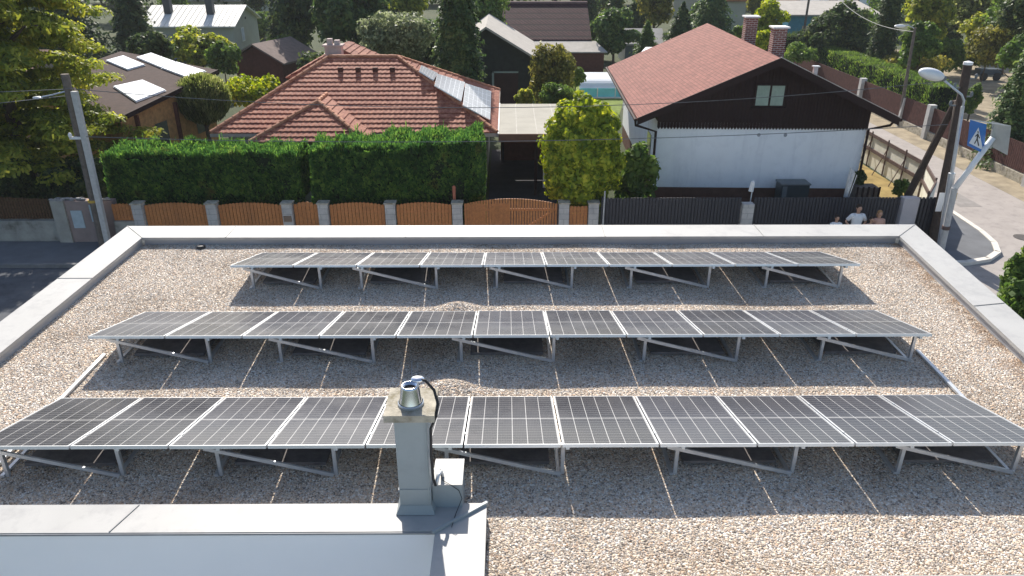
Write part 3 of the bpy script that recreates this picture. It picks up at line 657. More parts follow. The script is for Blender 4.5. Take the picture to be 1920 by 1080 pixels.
# carport
cp = thing('carport', (1,32,0), 'flat roofed carport with grey bitumen roof and brown fascia beside the red tiled house', 'carport')
cx0, cx1 = -.33, 3.3
part('roof', MB().box(cx0, cx1, 28.9, 34.9, 2.62, 2.72), M_carroof, cp)
sm = MB()
for x in (.35, 1.15, 1.95, 2.75): sm.box(x, x+.03, 28.93, 34.87, 2.722, 2.73)
split('roof_seam', sm, mat('roof_seam', (.46,.44,.40), .8), cp)
part('fascia', MB().box(cx0-.03, cx1+.03, 28.84, 28.898, 2.42, 2.745), mat('brown_fascia', (.16,.085,.06), .7), cp)
part('verge_trim', MB().box(cx0-.06, cx0-.005, 28.9, 34.9, 2.6, 2.76), M_coping, cp)
for x, y in ((cx1-.1,29.1),(1.15,29.6),(cx1-.1,34.6),(cx0+.1,34.6)): part('post', MB().box(x-.06, x+.06, y-.06, y+.06, 0, 2.615), M_wood_dk, cp)
part('rear_wall', MB().box(cx0, cx1+.1, 35.0, 35.15, 0, 2.6), M_redbrown, cp)
part('side_wall', MB().box(1.5, 3.5, 30.6, 30.75, 0, 2.45), M_wall_blue, cp)

# ================================================================== WHITE HOUSE (right)
hm = Matrix.Translation((5.68,28,0)) @ Matrix.Rotation(R(-1.9), 4, 'Z')
def H(): return MB(hm)
wh = thing('white_gabled_house', (9.6,33,0), 'white house with dark timber gable and low reddish shingle roof behind the dark fence', 'house')
HW, HD = 7.85, 11.0
part('wall', H().box(0, HW, 0, HD, .85, 3.4), M_wall_blue, wh)
part('plinth', H().box(.015, HW-.015, .015, HD-.02, 0, .848), mat('brown_plinth', (.13,.065,.048), .85, .2, 4), wh)
el, ex, apx, apz = (-.9, 3.72), (HW+.72, 3.78), 3.98, 5.86
def rz(x): return el[1]+(apz-el[1])*(x-el[0])/(apx-el[0]) if x < apx else ex[1]+(apz-ex[1])*(ex[0]-x)/(ex[0]-apx)
# boarded gable with pointed board ends
gb = H(); n = 66
for i in range(n):
    a, b_ = -.02+(HW+.04)*i/n, -.02+(HW+.04)*(i+1)/n-.012; m_ = (a+b_)/2
    zt = rz(m_)-.12; y0, y1 = -.07, -.035
    gb.add([(a,y0,3.22),(m_,y0,3.14),(b_,y0,3.22),(b_,y0,rz(b_)-.1),(a,y0,rz(a)-.1),(a,y1,3.22),(m_,y1,3.14),(b_,y1,3.22),(b_,y1,rz(b_)-.1),(a,y1,rz(a)-.1)],
           [(0,1,2,3,4),(9,8,7,6,5),(0,5,6,1),(1,6,7,2),(2,7,8,3),(4,3,8,9),(0,4,9,5)])
part('gable_boards', gb, M_wood_dk, wh)
part('gable_wall', H().add([(0,-.03,3.402),(HW,-.03,3.402),(HW,-.03,rz(HW)-.13),(apx,-.03,apz-.13),(0,-.03,rz(0)-.13),(0,HD,3.402),(HW,HD,3.402),(HW,HD,rz(HW)-.13),(apx,HD,apz-.13),(0,HD,rz(0)-.13)],
     [(0,1,2,3,4),(9,8,7,6,5),(0,5,6,1),(1,6,7,2),(4,9,5,0)]), M_wood_dk, wh)
yo, yb_ = -.85, HD+.4
rf = part('roof', H().slab([(el[0],yo,el[1]),(apx,yo,apz),(apx,yb_,apz),(el[0],yb_,el[1])], .07)
     .slab([(apx+.003,yo,apz),(ex[0],yo,ex[1]),(ex[0],yb_,ex[1]),(apx+.003,yb_,apz)], .07), M_shingle, wh)
bb = H()
for (a, za), (b_, zb) in ((el,(apx,apz)), ((apx,apz),ex)):
    bb.add([(a,yo-.04,za+.01),(b_,yo-.04,zb+.01),(b_,yo-.04,zb-.27),(a,yo-.04,za-.25),(a,yo-.005,za+.01),(b_,yo-.005,zb+.01),(b_,yo-.005,zb-.27),(a,yo-.005,za-.25)], [(3,2,1,0),(4,5,6,7),(0,1,5,4),(7,6,2,3)])
split('bargeboard', bb, M_wood_dk, rf)
tr = H()
for (a, za), (b_, zb) in (((apx,apz),ex),): tr.bar((a,yo-.02,za+.03), (b_,yo-.02,zb+.03), .09, .025)
part('verge_trim', tr, mat('zinc_trim', (.5,.48,.45), .45, metal=.4), rf)
split('soffit', H().add([(el[0]+.02,yo+.01,el[1]-.09),(apx,yo+.01,apz-.09),(apx,-.01,apz-.09),(el[0]+.02,-.01,el[1]-.09)], [(0,1,2,3)]).add([(apx,yo+.01,apz-.09),(ex[0]-.02,yo+.01,ex[1]-.09),(ex[0]-.02,-.01,ex[1]-.09),(apx,-.01,apz-.09)], [(0,1,2,3)]), M_wood_dk, rf)
part('gutter', H().tube([(el[0]-.06,yo,el[1]-.08),(el[0]-.06,yb_,el[1]-.06)], .06, 8), M_wood_dk, rf)
part('gutter', H().tube([(ex[0]+.06,yo,ex[1]-.08),(ex[0]+.06,yb_,ex[1]-.06)], .06, 8), M_wood_dk, rf)
part('downpipe', H().tube([(el[0]-.02,-.5,el[1]-.15),(el[0]+.02,-.35,3.35),(-.06,-.08,3.05),(-.06,-.08,.1)], .05, 8), M_wood_dk, wh)
part('downpipe', H().tube([(ex[0]+.02,-.5,ex[1]-.15),(ex[0]-.05,-.35,3.4),(HW+.03,-.09,3.2),(HW+.03,-.09,.1)], .05, 8), M_wood_dk, wh)
wx0 = 3.52
wd = part('window', H().box(wx0-.08, wx0+1.08, -.12, -.072, 4.0, 4.84), M_wood_dk, wh)
part('pane', H().box(wx0, wx0+.46, -.135, -.121, 4.06, 4.78), M_curtain, wd)
part('pane', H().box(wx0+.54, wx0+1.0, -.135, -.121, 4.06, 4.78), M_curtain, wd)
part('sill', H().box(wx0-.14, wx0+1.14, -.2, -.073, 3.93, 3.995), M_wood_dk, wd)
part('side_window', H().box(-.03, -.003, 1.2, 2.1, 1.3, 2.6), M_glass, wh)
for i, (px, py, yy) in enumerate(((1402,70,4.9),(1453,95,1.4))):
    q = hm.inverted() @ PY(px, py, 28+yy); x = q.x; zb = rz(x)-.3
    cc = part('chimney', H().box(x-.24, x+.24, yy-.24, yy+.24, zb, apz+(.78 if i else .85)), M_brick, rf)
    part('chimney_cap', H().box(x-.31, x+.31, yy-.31, yy+.31, apz+(.785 if i else .855), apz+(.84 if i else .91)), M_white, cc)
q = hm.inverted() @ PY(1525,130,28.4)
part('roof_vent', H().box(q.x-.07, q.x+.07, .3, .44, rz(q.x)-.05, rz(q.x)+.3).box(q.x-.12, q.x+.12, .26, .48, rz(q.x)+.302, rz(q.x)+.34), M_alu, rf)
spots = H()
for sx in (3.85, 4.85): spots.lathe((0,0,0), [(.001,0)], 3) if False else spots.ell((sx,-.002,2.93), (.07,.012,.07), 10, 6)
split('wall_bracket', spots, M_upstand, wh)
# heat pump
hp = thing('heat_pump', (11.6,27.2,0), 'dark grey heat pump box standing against the white house wall', 'heat pump')
a = PY(1458,350,27.3).x; b_ = PY(1510,350,27.3).x
part('casing', MB().box(a, b_, 26.9, 27.5, .3, 1.25), M_dgrey, hp)
part('lid', MB().box(a-.03, b_+.03, 26.86, 27.54, 1.252, 1.30), M_grey, hp)
part('side_grille', MB().box(a+.05, a+.22, 26.87, 26.897, .35, 1.2), M_grey, hp)
part('foot', MB().box(a+.05, a+.2, 26.95, 27.4, .012, .298), M_grey, hp); part('foot', MB().box(b_-.2, b_-.05, 26.95, 27.4, .012, .298), M_grey, hp)
# items above the fence
dr = thing('folded_clothes_dryer', (PY(1573,400,24.5).x,24.5,0), 'folded rotary clothes dryer on a tall grey pole in front of white wall', 'clothes dryer')
bx = PY(1573,400,24.5).x; zt = PY(1580,312,24.5).z
part('pole', MB().tube([(bx,24.5,0),(bx+.1,24.5,zt-.05)], .022, 8), M_alu, dr)
for k in range(5): part('arm', MB().tube([(bx+.06+.03*k,24.45+.03*(k % 2),zt-1.25),(bx+.13+.05*k,24.45+.04*(k % 2),zt-.08-.05*k)], .014, 6), M_alu, dr)
part('line_bundle', MB().tube([(bx+.13,24.5,zt-1.1),(bx+.16,24.5,zt-.6),(bx+.2,24.5,zt-.15)], [.05,.06,.04], 8), mat('pale_lines', (.6,.62,.64), .8, .3, 25), dr)
part('hub', MB().tube([(bx+.0,24.5,zt-1.3),(bx+.2,24.5,zt-1.27)], .05, 8), M_white, dr)
pb = thing('folded_parasol', (PY(1402,380,24.6).x,24.6,0), 'thin white folded garden parasol standing behind the pale fence pillar', 'parasol')
x = PY(1402,400,24.6).x; z1 = PY(1407,338,24.6).z
part('pole', MB().tube([(x,24.6,0),(x+.05,24.6,z1)], .02, 8), M_white, pb)
part('canopy', MB().tube([(x,24.6,1.75),(x+.03,24.6,2.1),(x+.045,24.6,z1-.05)], [.09,.07,.02], 8), M_white, pb)
gp = single('striped_marker_pole', MB().tube([(fx(1129),23.7,.1),(fx(1131,380),23.7,2.05)], .025, 8), M_pconc, 'thin grey pole standing at the left end of the dark slat fence', 'pole')
cr = thing('garden_crates', (PY(1625,350,27).x,27.5,0), 'weathered wooden planter box standing right of the white house corner', 'planter box')
a = PY(1609,350,27).x; b_ = PY(1650,350,27).x
part('boards', MB().box(a, b_, 27, 27.6, 0, 1.1), mat('weathered_boards', (.16,.13,.11), .9, .35, 8), cr)
pp = MB()
for k in range(5): x = a+(b_-a)*k/4.; pp.box(x-.03, x+.03, 26.96, 26.997, 0, 1.15)
split('batten', pp, M_wood_dk, cr)

# ================================================================== RIGHT SIDE: screen fence along side street, brown fence, hedge
sf = thing('mesh_screen_fence', (16.9,36,0), 'pale mesh screened fence with dark rails along the left side of the side street', 'fence')
pts = [(14.9,25.0),(16.0,26.6),(16.85,29.0),(16.95,34),(17.0,40),(17.0,46),(17.0,56)]
sc_ = MB(); rl_ = MB()
for i in range(len(pts)-1):
    a, b_ = Vector((*pts[i],0)), Vector((*pts[i+1],0)); d = (b_-a); n_ = max(1, round(d.length/2))
    nv = Vector((-d.y, d.x, 0)).normalized()*.01
    sc_.slab([a+Vector((0,0,1.4))-nv, b_+Vector((0,0,1.4))-nv, b_+Vector((0,0,1.4))+nv, a+Vector((0,0,1.4))+nv][::-1], 1.38)
    for z in (1.45, .8): rl_.bar(a+Vector((-.04,0,z)), b_+Vector((-.04,0,z)), .05, .15)
    for k in range(n_):
        q = a+d*(k/n_); pt = MB().bar((q.x-.05,q.y,0), (q.x-.05,q.y,1.62), .05)
        part('post', pt.bar((q.x-.05,q.y,1.2), (q.x-.5,q.y,.02), .03), M_post, sf)
part('screen', sc_, M_mesh, sf); split('rail', rl_, M_post, sf)
bf = thing('brown_board_fence', (22.4,40,0), 'dark brown board fence on low grey wall along the right side of the street', 'fence')
part('base_wall', MB().box(22.3, 22.5, 22.5, 62, 0, .42), M_conc, bf)
mb = MB(); y = 22.6
while y < 62: mb.box(22.37, 22.41, y, y+.12, .45, 1.65); y += .14
part('boards', mb, mat('dark_red_brown_boards', (.085,.04,.035), .8, .25, 6), bf)
for y in (30.6,39.2,47.5): part('post', MB().box(22.15, 22.5, y-.16, y+.16, 0, 1.8), M_pconc, bf)

# ================================================================== FOLIAGE
def quads(C, U, Vv):
    n = len(C); V = np.empty((n, 4, 3)); V[:,0] = C-U-Vv; V[:,1] = C+U-Vv; V[:,2] = C+U+Vv; V[:,3] = C-U+Vv
    return V.reshape(-1, 3)
def rand_unit(n):
    v = rng.normal(size=(n, 3)); return v/np.linalg.norm(v, axis=1, keepdims=True)
def leaf_quads(C, size, N=None, aspect=.6, jit=.7):
    n = len(C); r = rand_unit(n)
    N = r if N is None else N+r*jit
    N = N/np.linalg.norm(N, axis=1, keepdims=True); t = rand_unit(n); U = np.cross(N, t); U /= np.linalg.norm(U, axis=1, keepdims=True)+1e-9
    W_ = np.cross(N, U); s = size*(rng.uniform(.6, 1.4, size=(n, 1)))
    return quads(C, U*s*.5, W_*s*.5*aspect)
def foliage(name, V, m, parent=None):
    off = np.array(ROOT[parent.name]) if parent is not None else 0
    F = np.arange(len(V)).reshape(-1, 4); me = npmesh(name, V-off, F); o = link(name, me, m, parent); ROOT[o.name] = Vector(off) if parent is not None else Vector((0,0,0)); return o
def crown_round(c, r, n, leaf, clumps=30, csize=.3, low=-1.0):
    c, r = np.array(c), np.array(r)
    d = rand_unit(clumps); d = d[d[:,2] > low] if low > -1 else d
    rad = rng.uniform(.45, .95, size=(len(d), 1))*(1+rng.uniform(-.12, .16, size=(len(d), 1)))
    cc = d*rad*(1-csize*.55); cr_ = csize*rng.uniform(.7, 1.35, size=len(d)); per = np.maximum(1, (n*cr_**2/np.sum(cr_**2))).astype(int)
    out = []
    for k in range(len(d)):
        q = rand_unit(per[k]); q[:,2] = np.where(q[:,2] < -.4, -q[:,2], q[:,2])
        P_ = (cc[k]+q*cr_[k]*rng.uniform(.55, 1.08, size=(per[k], 1)))*r+c
        out.append(leaf_quads(P_, leaf, q, .65, .75))
    return np.concatenate(out)
def crown_conifer(c, r, z0, z1, n, leaf, power=1.0, droop=.25, tiers=14):
    t = rng.uniform(0, 1, n)**.75; t = 1-t; t = 1-rng.uniform(0, 1, n)**.6
    ti = (t*tiers); fr = ti-np.floor(ti)
    rad = r*((1-t)**power)*(.97-.35*fr)+.05
    a = rng.uniform(0, 2*math.pi, n); lob = 1+.16*np.sin(a*5+np.floor(ti)*2.3)+.1*np.sin(a*9+np.floor(ti)*1.1)
    rr_ = rad*lob*np.sqrt(rng.uniform(.25, 1.05, n))
    z = z0+(z1-z0)*t-droop*rr_*.5+rng.normal(size=n)*.05
    C = np.stack([c[0]+rr_*np.cos(a), c[1]+rr_*np.sin(a), z], 1)
    N = np.stack([np.cos(a)*.7, np.sin(a)*.7, np.full(n, .7)], 1)
    return leaf_quads(C, leaf, N, .45, .6)
def crown_layers(c, r, z0, z1, nb, n, leaf):           # wide tree with drooping feathery boughs
    out = []; per = n//(nb*5)
    for k in range(nb):
        t = (k+.5)/nb; z = z0+(z1-z0)*t; a = k*2.4+random.uniform(-.4, .4); L_ = r*(1.0-.55*t)*random.uniform(.75, 1.1)
        for j in range(5):
            s = (j+1)/5; cx_ = c[0]+math.cos(a)*L_*s+random.uniform(-.2,.2); cy_ = c[1]+math.sin(a)*L_*s+random.uniform(-.2,.2); cz = z+.5*math.sin(s*2.2)-.5*s*s
            q = rand_unit(per); q[:,2] = np.abs(q[:,2])*.8-.15
            P_ = np.array([cx_, cy_, cz])+q*np.array([.62, .62, .34])*rng.uniform(.35, 1.15, size=(per, 1))*(.7+.5*s)
            N = q*1.0; N[:,2] += .5
            out.append(leaf_quads(P_, leaf, N, .35, .7))
    return np.concatenate(out)
def trunk(parent, base, top, r0, limbs=5, spread=1.2):
    b_, t_ = Vector(base), Vector(top); mb = MB(); m_ = b_.lerp(t_, .5)+Vector((random.uniform(-.1,.1), random.uniform(-.1,.1), 0))
    mb.tube([b_, b_.lerp(m_, .15), m_, t_], [r0*1.3, r0, r0*.75, r0*.3], 8)
    for k in range(limbs):
        a = 2*math.pi*k/max(1, limbs)+random.uniform(-.3,.3); s = b_.lerp(t_, random.uniform(.4,.8))
        e = s+Vector((math.cos(a)*spread, math.sin(a)*spread, spread*.7)); mb.tube([s, s.lerp(e, .5)+Vector((0,0,.08*spread)), e], [r0*.45, r0*.3, r0*.12], 6)
    return part('trunk', mb, M_bark, parent)
GT = 'trees and shrubs in the gardens behind'
def tree(kind, name, px0, px1, py0, py1, Y, pal, label, leaf=.2, n=6000, cat='tree', zb=None, **k):
    cx_ = (px0+px1)/2; top = PY(cx_, py0, Y); bot = PY(cx_, py1, Y)
    r = (px1-px0)/2*mpp((py0+py1)/2, Y); z1, z0 = top.z, max(.05, bot.z if zb is None else zb); x = bot.x*.5+top.x*.5
    t = thing(name, (x, Y, 0), label, cat)
    h = z1-z0
    if kind == 'round':
        trunk(t, (x,Y,0), (x,Y,z0+h*.6), max(.06, h*.03), 5, r*.6)
        foliage('crown', crown_round((x,Y,(z0+z1)/2), (r,r*.9,h/2), n, leaf, k.get('clumps', 34), k.get('cs', .34)), LF[pal], t)
    elif kind == 'shrub':
        part('stem', MB().tube([(x,Y,0),(x+.03,Y,z0+h*.5)], [.06,.02], 6), M_bark, t)
        foliage('leaves', crown_round((x,Y,(z0+z1)/2), (r,r*.9,h/2), n, leaf, k.get('clumps', 22), .4), LF[pal], t)
    elif kind == 'conifer':
        trunk(t, (x,Y,0), (x,Y,z0+h*.95), max(.08, h*.025), 0)
        foliage('crown', crown_conifer((x,Y), r, z0, z1, n, leaf, k.get('power', .85), k.get('droop', .3), k.get('tiers', 14)), LF[pal], t)
    elif kind == 'column':
        trunk(t, (x,Y,0), (x,Y,z0+h*.9), .1, 0)
        foliage('crown', crown_conifer((x,Y), r*1.05, z0, z1, n, leaf, .35, .1, 30), LF[pal], t)
    return t
# big tree on the left
bt = thing('feathery_conifer', (-19.2,29.0,0), 'large yellow green feathery tree at the far left over the garden wall', 'tree')
trunk(bt, (-19.2,29.0,0), (-19.2,29.0,10.5), .28, 10, 2.2)
foliage('crown', np.concatenate([crown_layers((-19.0,29.0), 4.3, 1.2, 11.8, 90, 110000, .19), crown_layers((-23.2,31.0), 4.4, 1.2, 10.5, 50, 40000, .21)]), LF['yellow'], bt)
T = tree
T('conifer','dark_pine',185,292,-120,120,62,'dark','dark conifer left of the cream house with the white roof',.3,6000)
T('conifer','dark_pine',20,200,-150,120,55,'dark','dark conifer behind the big yellow green tree',.32,5000)
T('round','garden_tree',312,438,52,140,56,'yellow','yellowish green garden tree in front of the cream house',.22,5000)
T('shrub','garden_shrub',425,530,135,215,40,'bright','light green shrub left of the red tiled roof',.16,3500,'shrub')
T('shrub','garden_shrub',385,450,75,150,52,'green','green shrub at the corner of the cream house',.2,2500,'shrub')
T('round','garden_tree',545,640,95,140,50,'dark','low dark bush behind the left hip of the red roof',.2,2500,'bush',zb=.3)
T('conifer','dark_pine',478,580,-140,100,72,'dark','dark pine just right of the cream house',.3,6000)
T('round','tall_pine',560,745,-90,112,58,'spruce','broad tall green pine behind the red roof chimney',.26,11000,clumps=60,cs=.24)
T('round','tall_pine',505,620,-70,100,64,'dark','dark pine left of the broad tall pine',.28,5000,clumps=30)
T('conifer','dark_pine',640,800,-150,60,80,'dark','dark conifer high above the silvery olive like tree',.32,6000)
T('round','silvery_tree',670,814,10,128,47,'olive','rounded silvery grey green tree behind the red tiled roof',.15,13000,clumps=50)
T('round','garden_tree',728,812,-40,45,66,'yellow','yellow green tree above the silvery tree',.22,5000)
T('conifer','tall_spruce',800,915,-190,190,43,'spruce','tall dense spruce standing behind the roof solar panels',.19,21000,power=.62,tiers=18,droop=.5)
T('round','garden_tree',868,952,-30,62,58,'green','light green tree right of the tall spruce',.2,5000)
T('round','garden_tree',985,1088,60,205,42.5,'autumn','bushy yellow and green tree in front of the purple tiled roof',.15,8000,zb=.3)
T('shrub','garden_shrub',1005,1078,158,202,38.5,'green','green shrub behind the carport roof',.12,3500,'shrub')
T('shrub','garden_shrub',962,1003,168,202,38.0,'yellow','small yellowish shrub behind the left of the carport roof',.12,2000,'shrub')
T('shrub','garden_shrub',1060,1098,120,170,45,'green','small green shrub left of the pool enclosure',.14,2000,'shrub')
T('round','garden_tree',1108,1200,12,108,60,'spruce','dense dark green tree behind the pool enclosure',.2,8000,clumps=40,cs=.28)
T('conifer','garden_conifer',1186,1240,38,95,62,'green','small pointed conifer left of the white house roof',.16,2500)
T('round','garden_tree',1190,1270,-40,60,74,'autumn','brownish tree beyond the small pointed conifer',.24,4500)
T('conifer','dark_pine',1235,1320,5,100,60,'dark','dark conifer touching the ridge of the shingle roof',.22,5000)
T('conifer','dark_pine',1130,1180,-60,50,78,'dark','thin dark conifer far behind the pool enclosure',.26,2500)
T('conifer','dark_pine',1275,1400,-60,85,72,'spruce','broad conifer behind the right end of the shingle roof ridge',.25,6000)
T('round','garden_tree',1395,1478,2,70,66,'bright','bright green bushy tree left of the blue shed',.2,5000)
T('shrub','garden_shrub',1408,1450,55,95,52,'bright','bright shrub between the two brick chimneys',.14,2500,'shrub')
T('shrub','garden_shrub',1375,1402,45,80,55,'green','green shrub left of the rear brick chimney',.14,1500,'shrub')
T('round','dark_pine',1500,1625,-5,130,62,'dark','wide dark pine in front of the blue shed',.2,11000,clumps=46,cs=.27)
T('shrub','garden_shrub',1465,1530,82,120,56,'green','low shrub beneath the blue shed',.16,2500,'shrub')
T('shrub','garden_shrub',1600,1660,60,125,60,'dark','dark shrub left of the tall cypress',.2,3000,'shrub')
T('column','cypress',1643,1694,-90,125,56,'dark','tall narrow dark cypress right of the wide pine',.18,9000)
T('round','willow_tree',1690,1800,-60,110,62,'yellow','tall light willow like tree right of the cypress',.22,11000,clumps=50,cs=.26)
T('round','willow_tree',1780,1885,-50,90,70,'globe','pale green tree crown high at the upper right',.24,8000,clumps=46,cs=.28)
T('round','garden_tree',1850,1960,-60,110,60,'green','green tree at the top right corner',.22,7000)
T('shrub','garden_shrub',1640,1762,92,160,54,'autumn','reddish green shrub behind the clipped street hedge',.16,6000,'shrub')
T('shrub','garden_shrub',1740,1810,70,140,58,'green','green shrub beside the dirt yard',.18,4000,'shrub')
T('shrub','garden_shrub',1808,1905,45,130,54,'autumn','yellow brown bushy shrub above the dirt yard',.17,6000,'shrub')
T('conifer','blue_conifer',1856,2000,40,300,34,'spruce','dark conifer standing at the right edge of the photo',.16,16000,power=.6,droop=.6,tiers=16)
T('shrub','garden_shrub',1808,1838,160,222,42,'green','slim green shrub behind the street poles',.13,2000,'shrub')
T('round','garden_tree',1150,1232,262,376,25.9,'green','open green fig like bush beside the clipped yellow green tree',.17,2600,clumps=30,cs=.3,zb=.5)
T('shrub','garden_shrub',1672,1702,336,372,26.4,'green','small round bush by the mesh screened fence',.09,1500,'shrub')
T('shrub','garden_shrub',1598,1622,318,360,27.6,'dark','dark little bush at the white house corner',.1,1200,'shrub')
# far backdrop of trees along the top
kk = 0
for px, Y, pal in ((-20,95,'dark'),(120,100,'green'),(250,105,'dark'),(360,110,'green'),(430,98,'dark'),(540,105,'dark'),(840,100,'dark'),(960,108,'green'),(1040,112,'dark'),(1120,104,'autumn'),(1215,118,'green'),(1350,125,'dark'),(1440,120,'green'),(1575,120,'green'),(1660,110,'dark'),(1760,100,'green'),(1860,96,'dark'),(1960,90,'green')):
    q = PY(px, 20, Y); h = random.uniform(8, 11) if not 1100 < px < 1640 else 7.2
    t = thing('distant_tree', (q.x, Y, 0), f'distant {"dark" if pal=="dark" else "leafy"} tree on the far skyline, number {kk+1} from the left', 'tree', 'distant trees along the top')
    near = {0:'above the big yellow tree',1:'left of the cream house',2:'above the cream house roof',3:'behind the cream house chimney',4:'behind the cream house gable',5:'above the broad tall pine',6:'behind the tall spruce',7:'behind the ridge of the purple roof',8:'behind the right end of the purple roof',9:'behind the dense tree by the pool',10:'above the shingle roof ridge',11:'above the rear brick chimney',12:'above the bright bushy tree',13:'above the blue shed',14:'behind the tall cypress',15:'behind the tall willow like tree',16:'behind the pale crown at upper right',17:'at the upper right corner'}[kk]
    t['label'] = f'distant {"dark" if pal=="dark" else "brownish" if pal=="autumn" else "leafy green"} tree {near}'
    trunk(t, (q.x,Y,0), (q.x,Y,h*.6), .2, 3, 1.5)
    foliage('crown', crown_round((q.x,Y,h*.55), (4.6,4,h*.5), 3000, .42, 24, .36), LF[pal], t); kk += 1

kq = 0
wd_ = [crown_round((x_, 128+random.uniform(-6,6), 2.6+random.uniform(0,1.4)), (6,5,random.uniform(3.2,4.6)), 1500, .6, 14, .42) for x_ in np.arange(-110, 125, 6.5)]
o = foliage('distant_woodland', np.concatenate(wd_), LF['green']); tag(o, 'dense band of far off trees closing the view at the top of the photo', 'woodland', None, 'stuff')
for px0_, px1_, py0_, py1_, Y_, pal_, lab_ in ((-60,120,-60,110,64,'dark','dark pine far left behind the faded red roof'),(240,330,60,130,48,'dark','dark shrub behind the brown wooden roof'),(455,520,20,140,84,'green','green tree peeking out behind the cream house gable'),
    (1060,1130,-30,60,90,'dark','dark tree behind the right end of the long purple roof'),(1325,1400,-40,60,100,'green','green tree beside the distant orange roof'),(1620,1700,-40,90,84,'green','leafy tree behind the tall cypress base'),(1700,1800,30,130,72,'dark','dark tree between willow and dirt yard'),(1860,1960,60,150,46,'green','green bush at the right edge above the dark conifer')):
    T('round','garden_tree',px0_,px1_,py0_,py1_,Y_,pal_,lab_,.22,5000)
for px0_, px1_, py0_, py1_, Y_, kd_, pal_, lab_ in (
  (290,360,-50,70,90,'round','green','round green tree above the left part of the cream house roof'),
  (500,560,60,120,66,'round','green','green tree directly right of the cream house wall'),
  (440,520,-60,30,92,'round','dark','dark tree above the right end of the cream house roof'),
  (600,700,-40,90,74,'round','green','leafy green tree between the tall pines'),
  (745,830,40,140,54,'round','spruce','mid green tree filling the gap left of the tall spruce'),
  (895,950,-20,70,74,'round','yellow','yellowish tree left of the long purple roof'),
  (1100,1160,20,120,68,'round','green','green tree left of the dense tree behind the pool'),
  (1165,1220,0,80,84,'round','dark','dark tree above the low grey roof hut'),
  (1290,1350,0,60,84,'round','green','green tree left of the distant orange roof'),
  (1395,1450,-20,40,88,'round','autumn','brownish tree above the bright bushy tree'),
  (1560,1660,10,110,70,'round','green','green tree just left of the tall cypress'),
  (1690,1770,40,130,50,'round','green','green bushy tree right of the cypress foot'),
  (1780,1860,90,150,62,'round','green','round green bush at the back of the dirt yard'),
  (1880,1990,-40,90,52,'round','dark','dark tree in the upper right corner'),
  (1805,1870,10,110,66,'round','yellow','yellow green bush above the trailer')):
    T(kd_,'garden_tree',px0_,px1_,py0_,py1_,Y_,pal_,lab_,.2,5500)
for i_, (px_0, lb_) in enumerate(((30,'leftmost dark bush under the big yellow tree by the pickets'),(110,'dark bush under the big tree above the stained wall end'),(170,'dark bush between the big tree and the left utility pole'))):
    T('shrub','garden_bush',px_0-55,px_0+55,300,378,26.6+.3*i_,'dark',lb_,.14,4500,'bush')

# globe willow: ball of upright fine leaves on a short stem
gl = thing('globe_tree', (-14.2,36.3,0), 'ball shaped pale green tree left of the red tiled house', 'tree')
q0 = PY(388,140,36.3); q1 = PY(388,228,36.3); gx = q1.x; rg_ = 48*mpp(190,36.3); cz = (q0.z+q1.z)/2
trunk(gl, (gx,36.3,0), (gx,36.3,cz), .12, 5, .7)
n = 14000; d = rand_unit(n); C = d*np.array([rg_,rg_,(q0.z-q1.z)/2])*rng.uniform(.7,1.03,size=(n,1))+np.array([gx,36.3,cz])
U = rand_unit(n)*.02; Vv = np.stack([d[:,0]*.06, d[:,1]*.06, np.full(n,.11)],1)+rand_unit(n)*.03
foliage('crown', quads(C,U,Vv), LF['globe'], gl)
# clipped yellow-green tree
ct = thing('clipped_tree', (2.6,25.3,0), 'dense egg shaped yellow green tree standing behind the orange fence by the gate', 'tree')
zt, zb_ = PY(1092,180,25.3).z, PY(1092,388,25.3).z; x = PY(1092,300,25.3).x; r = 72*mpp(290,25.3)
trunk(ct, (x,25.3,0), (x,25.3,3.2), .11, 6, .7)
hz_, mz_ = (zt-zb_)/2, (zt+zb_)/2
def eggr(dz): return np.power(np.clip(1-np.abs(dz)**2.4, 0, 1), .5)*(1-.14*np.clip(dz, 0, 1))
def on_egg(n):
    dz = rng.uniform(-.98, 1, n); a_ = rng.uniform(0, 2*math.pi, n); q = eggr(dz)
    return np.stack([np.cos(a_)*q, np.sin(a_)*q, dz], 1), np.stack([np.cos(a_)*q, np.sin(a_)*q, dz*.7], 1)
d, nn_ = on_egg(17000); C = d*np.array([r, r, hz_])*rng.uniform(.78, .97, (17000, 1))+np.array([x, 25.3, mz_]); out_ = [leaf_quads(C, .12, nn_, .6, .8)]
cc_, cn_ = on_egg(150)
for k in range(150):
    m_ = 110; q = rand_unit(m_); rr__ = random.uniform(.16, .32); ctr_ = cc_[k]*np.array([r, r, hz_])*random.uniform(.88, 1.0)+np.array([x, 25.3, mz_])
    out_.append(leaf_quads(ctr_+q*rr__*rng.uniform(.6, 1.1, (m_, 1)), .13, q+cn_[k]*.6, .6, .7))
foliage('crown', np.concatenate(out_), LF['bright'], ct)
# bottom right bush
br = thing('roadside_bush', (12.2,15.2,0), 'green leafy bush beside the right parapet at the photo edge', 'bush')
trunk(br, (12.2,15.2,0), (12.2,15.2,2.0), .07, 5, .5)
foliage('crown', np.concatenate([crown_round((12.25,15.2,1.9),(1.0,.9,1.2),6500,.11,30,.34), crown_round((11.75,15.5,2.95),(.3,.3,.5),600,.10,8,.4)]), LF['green'], br)
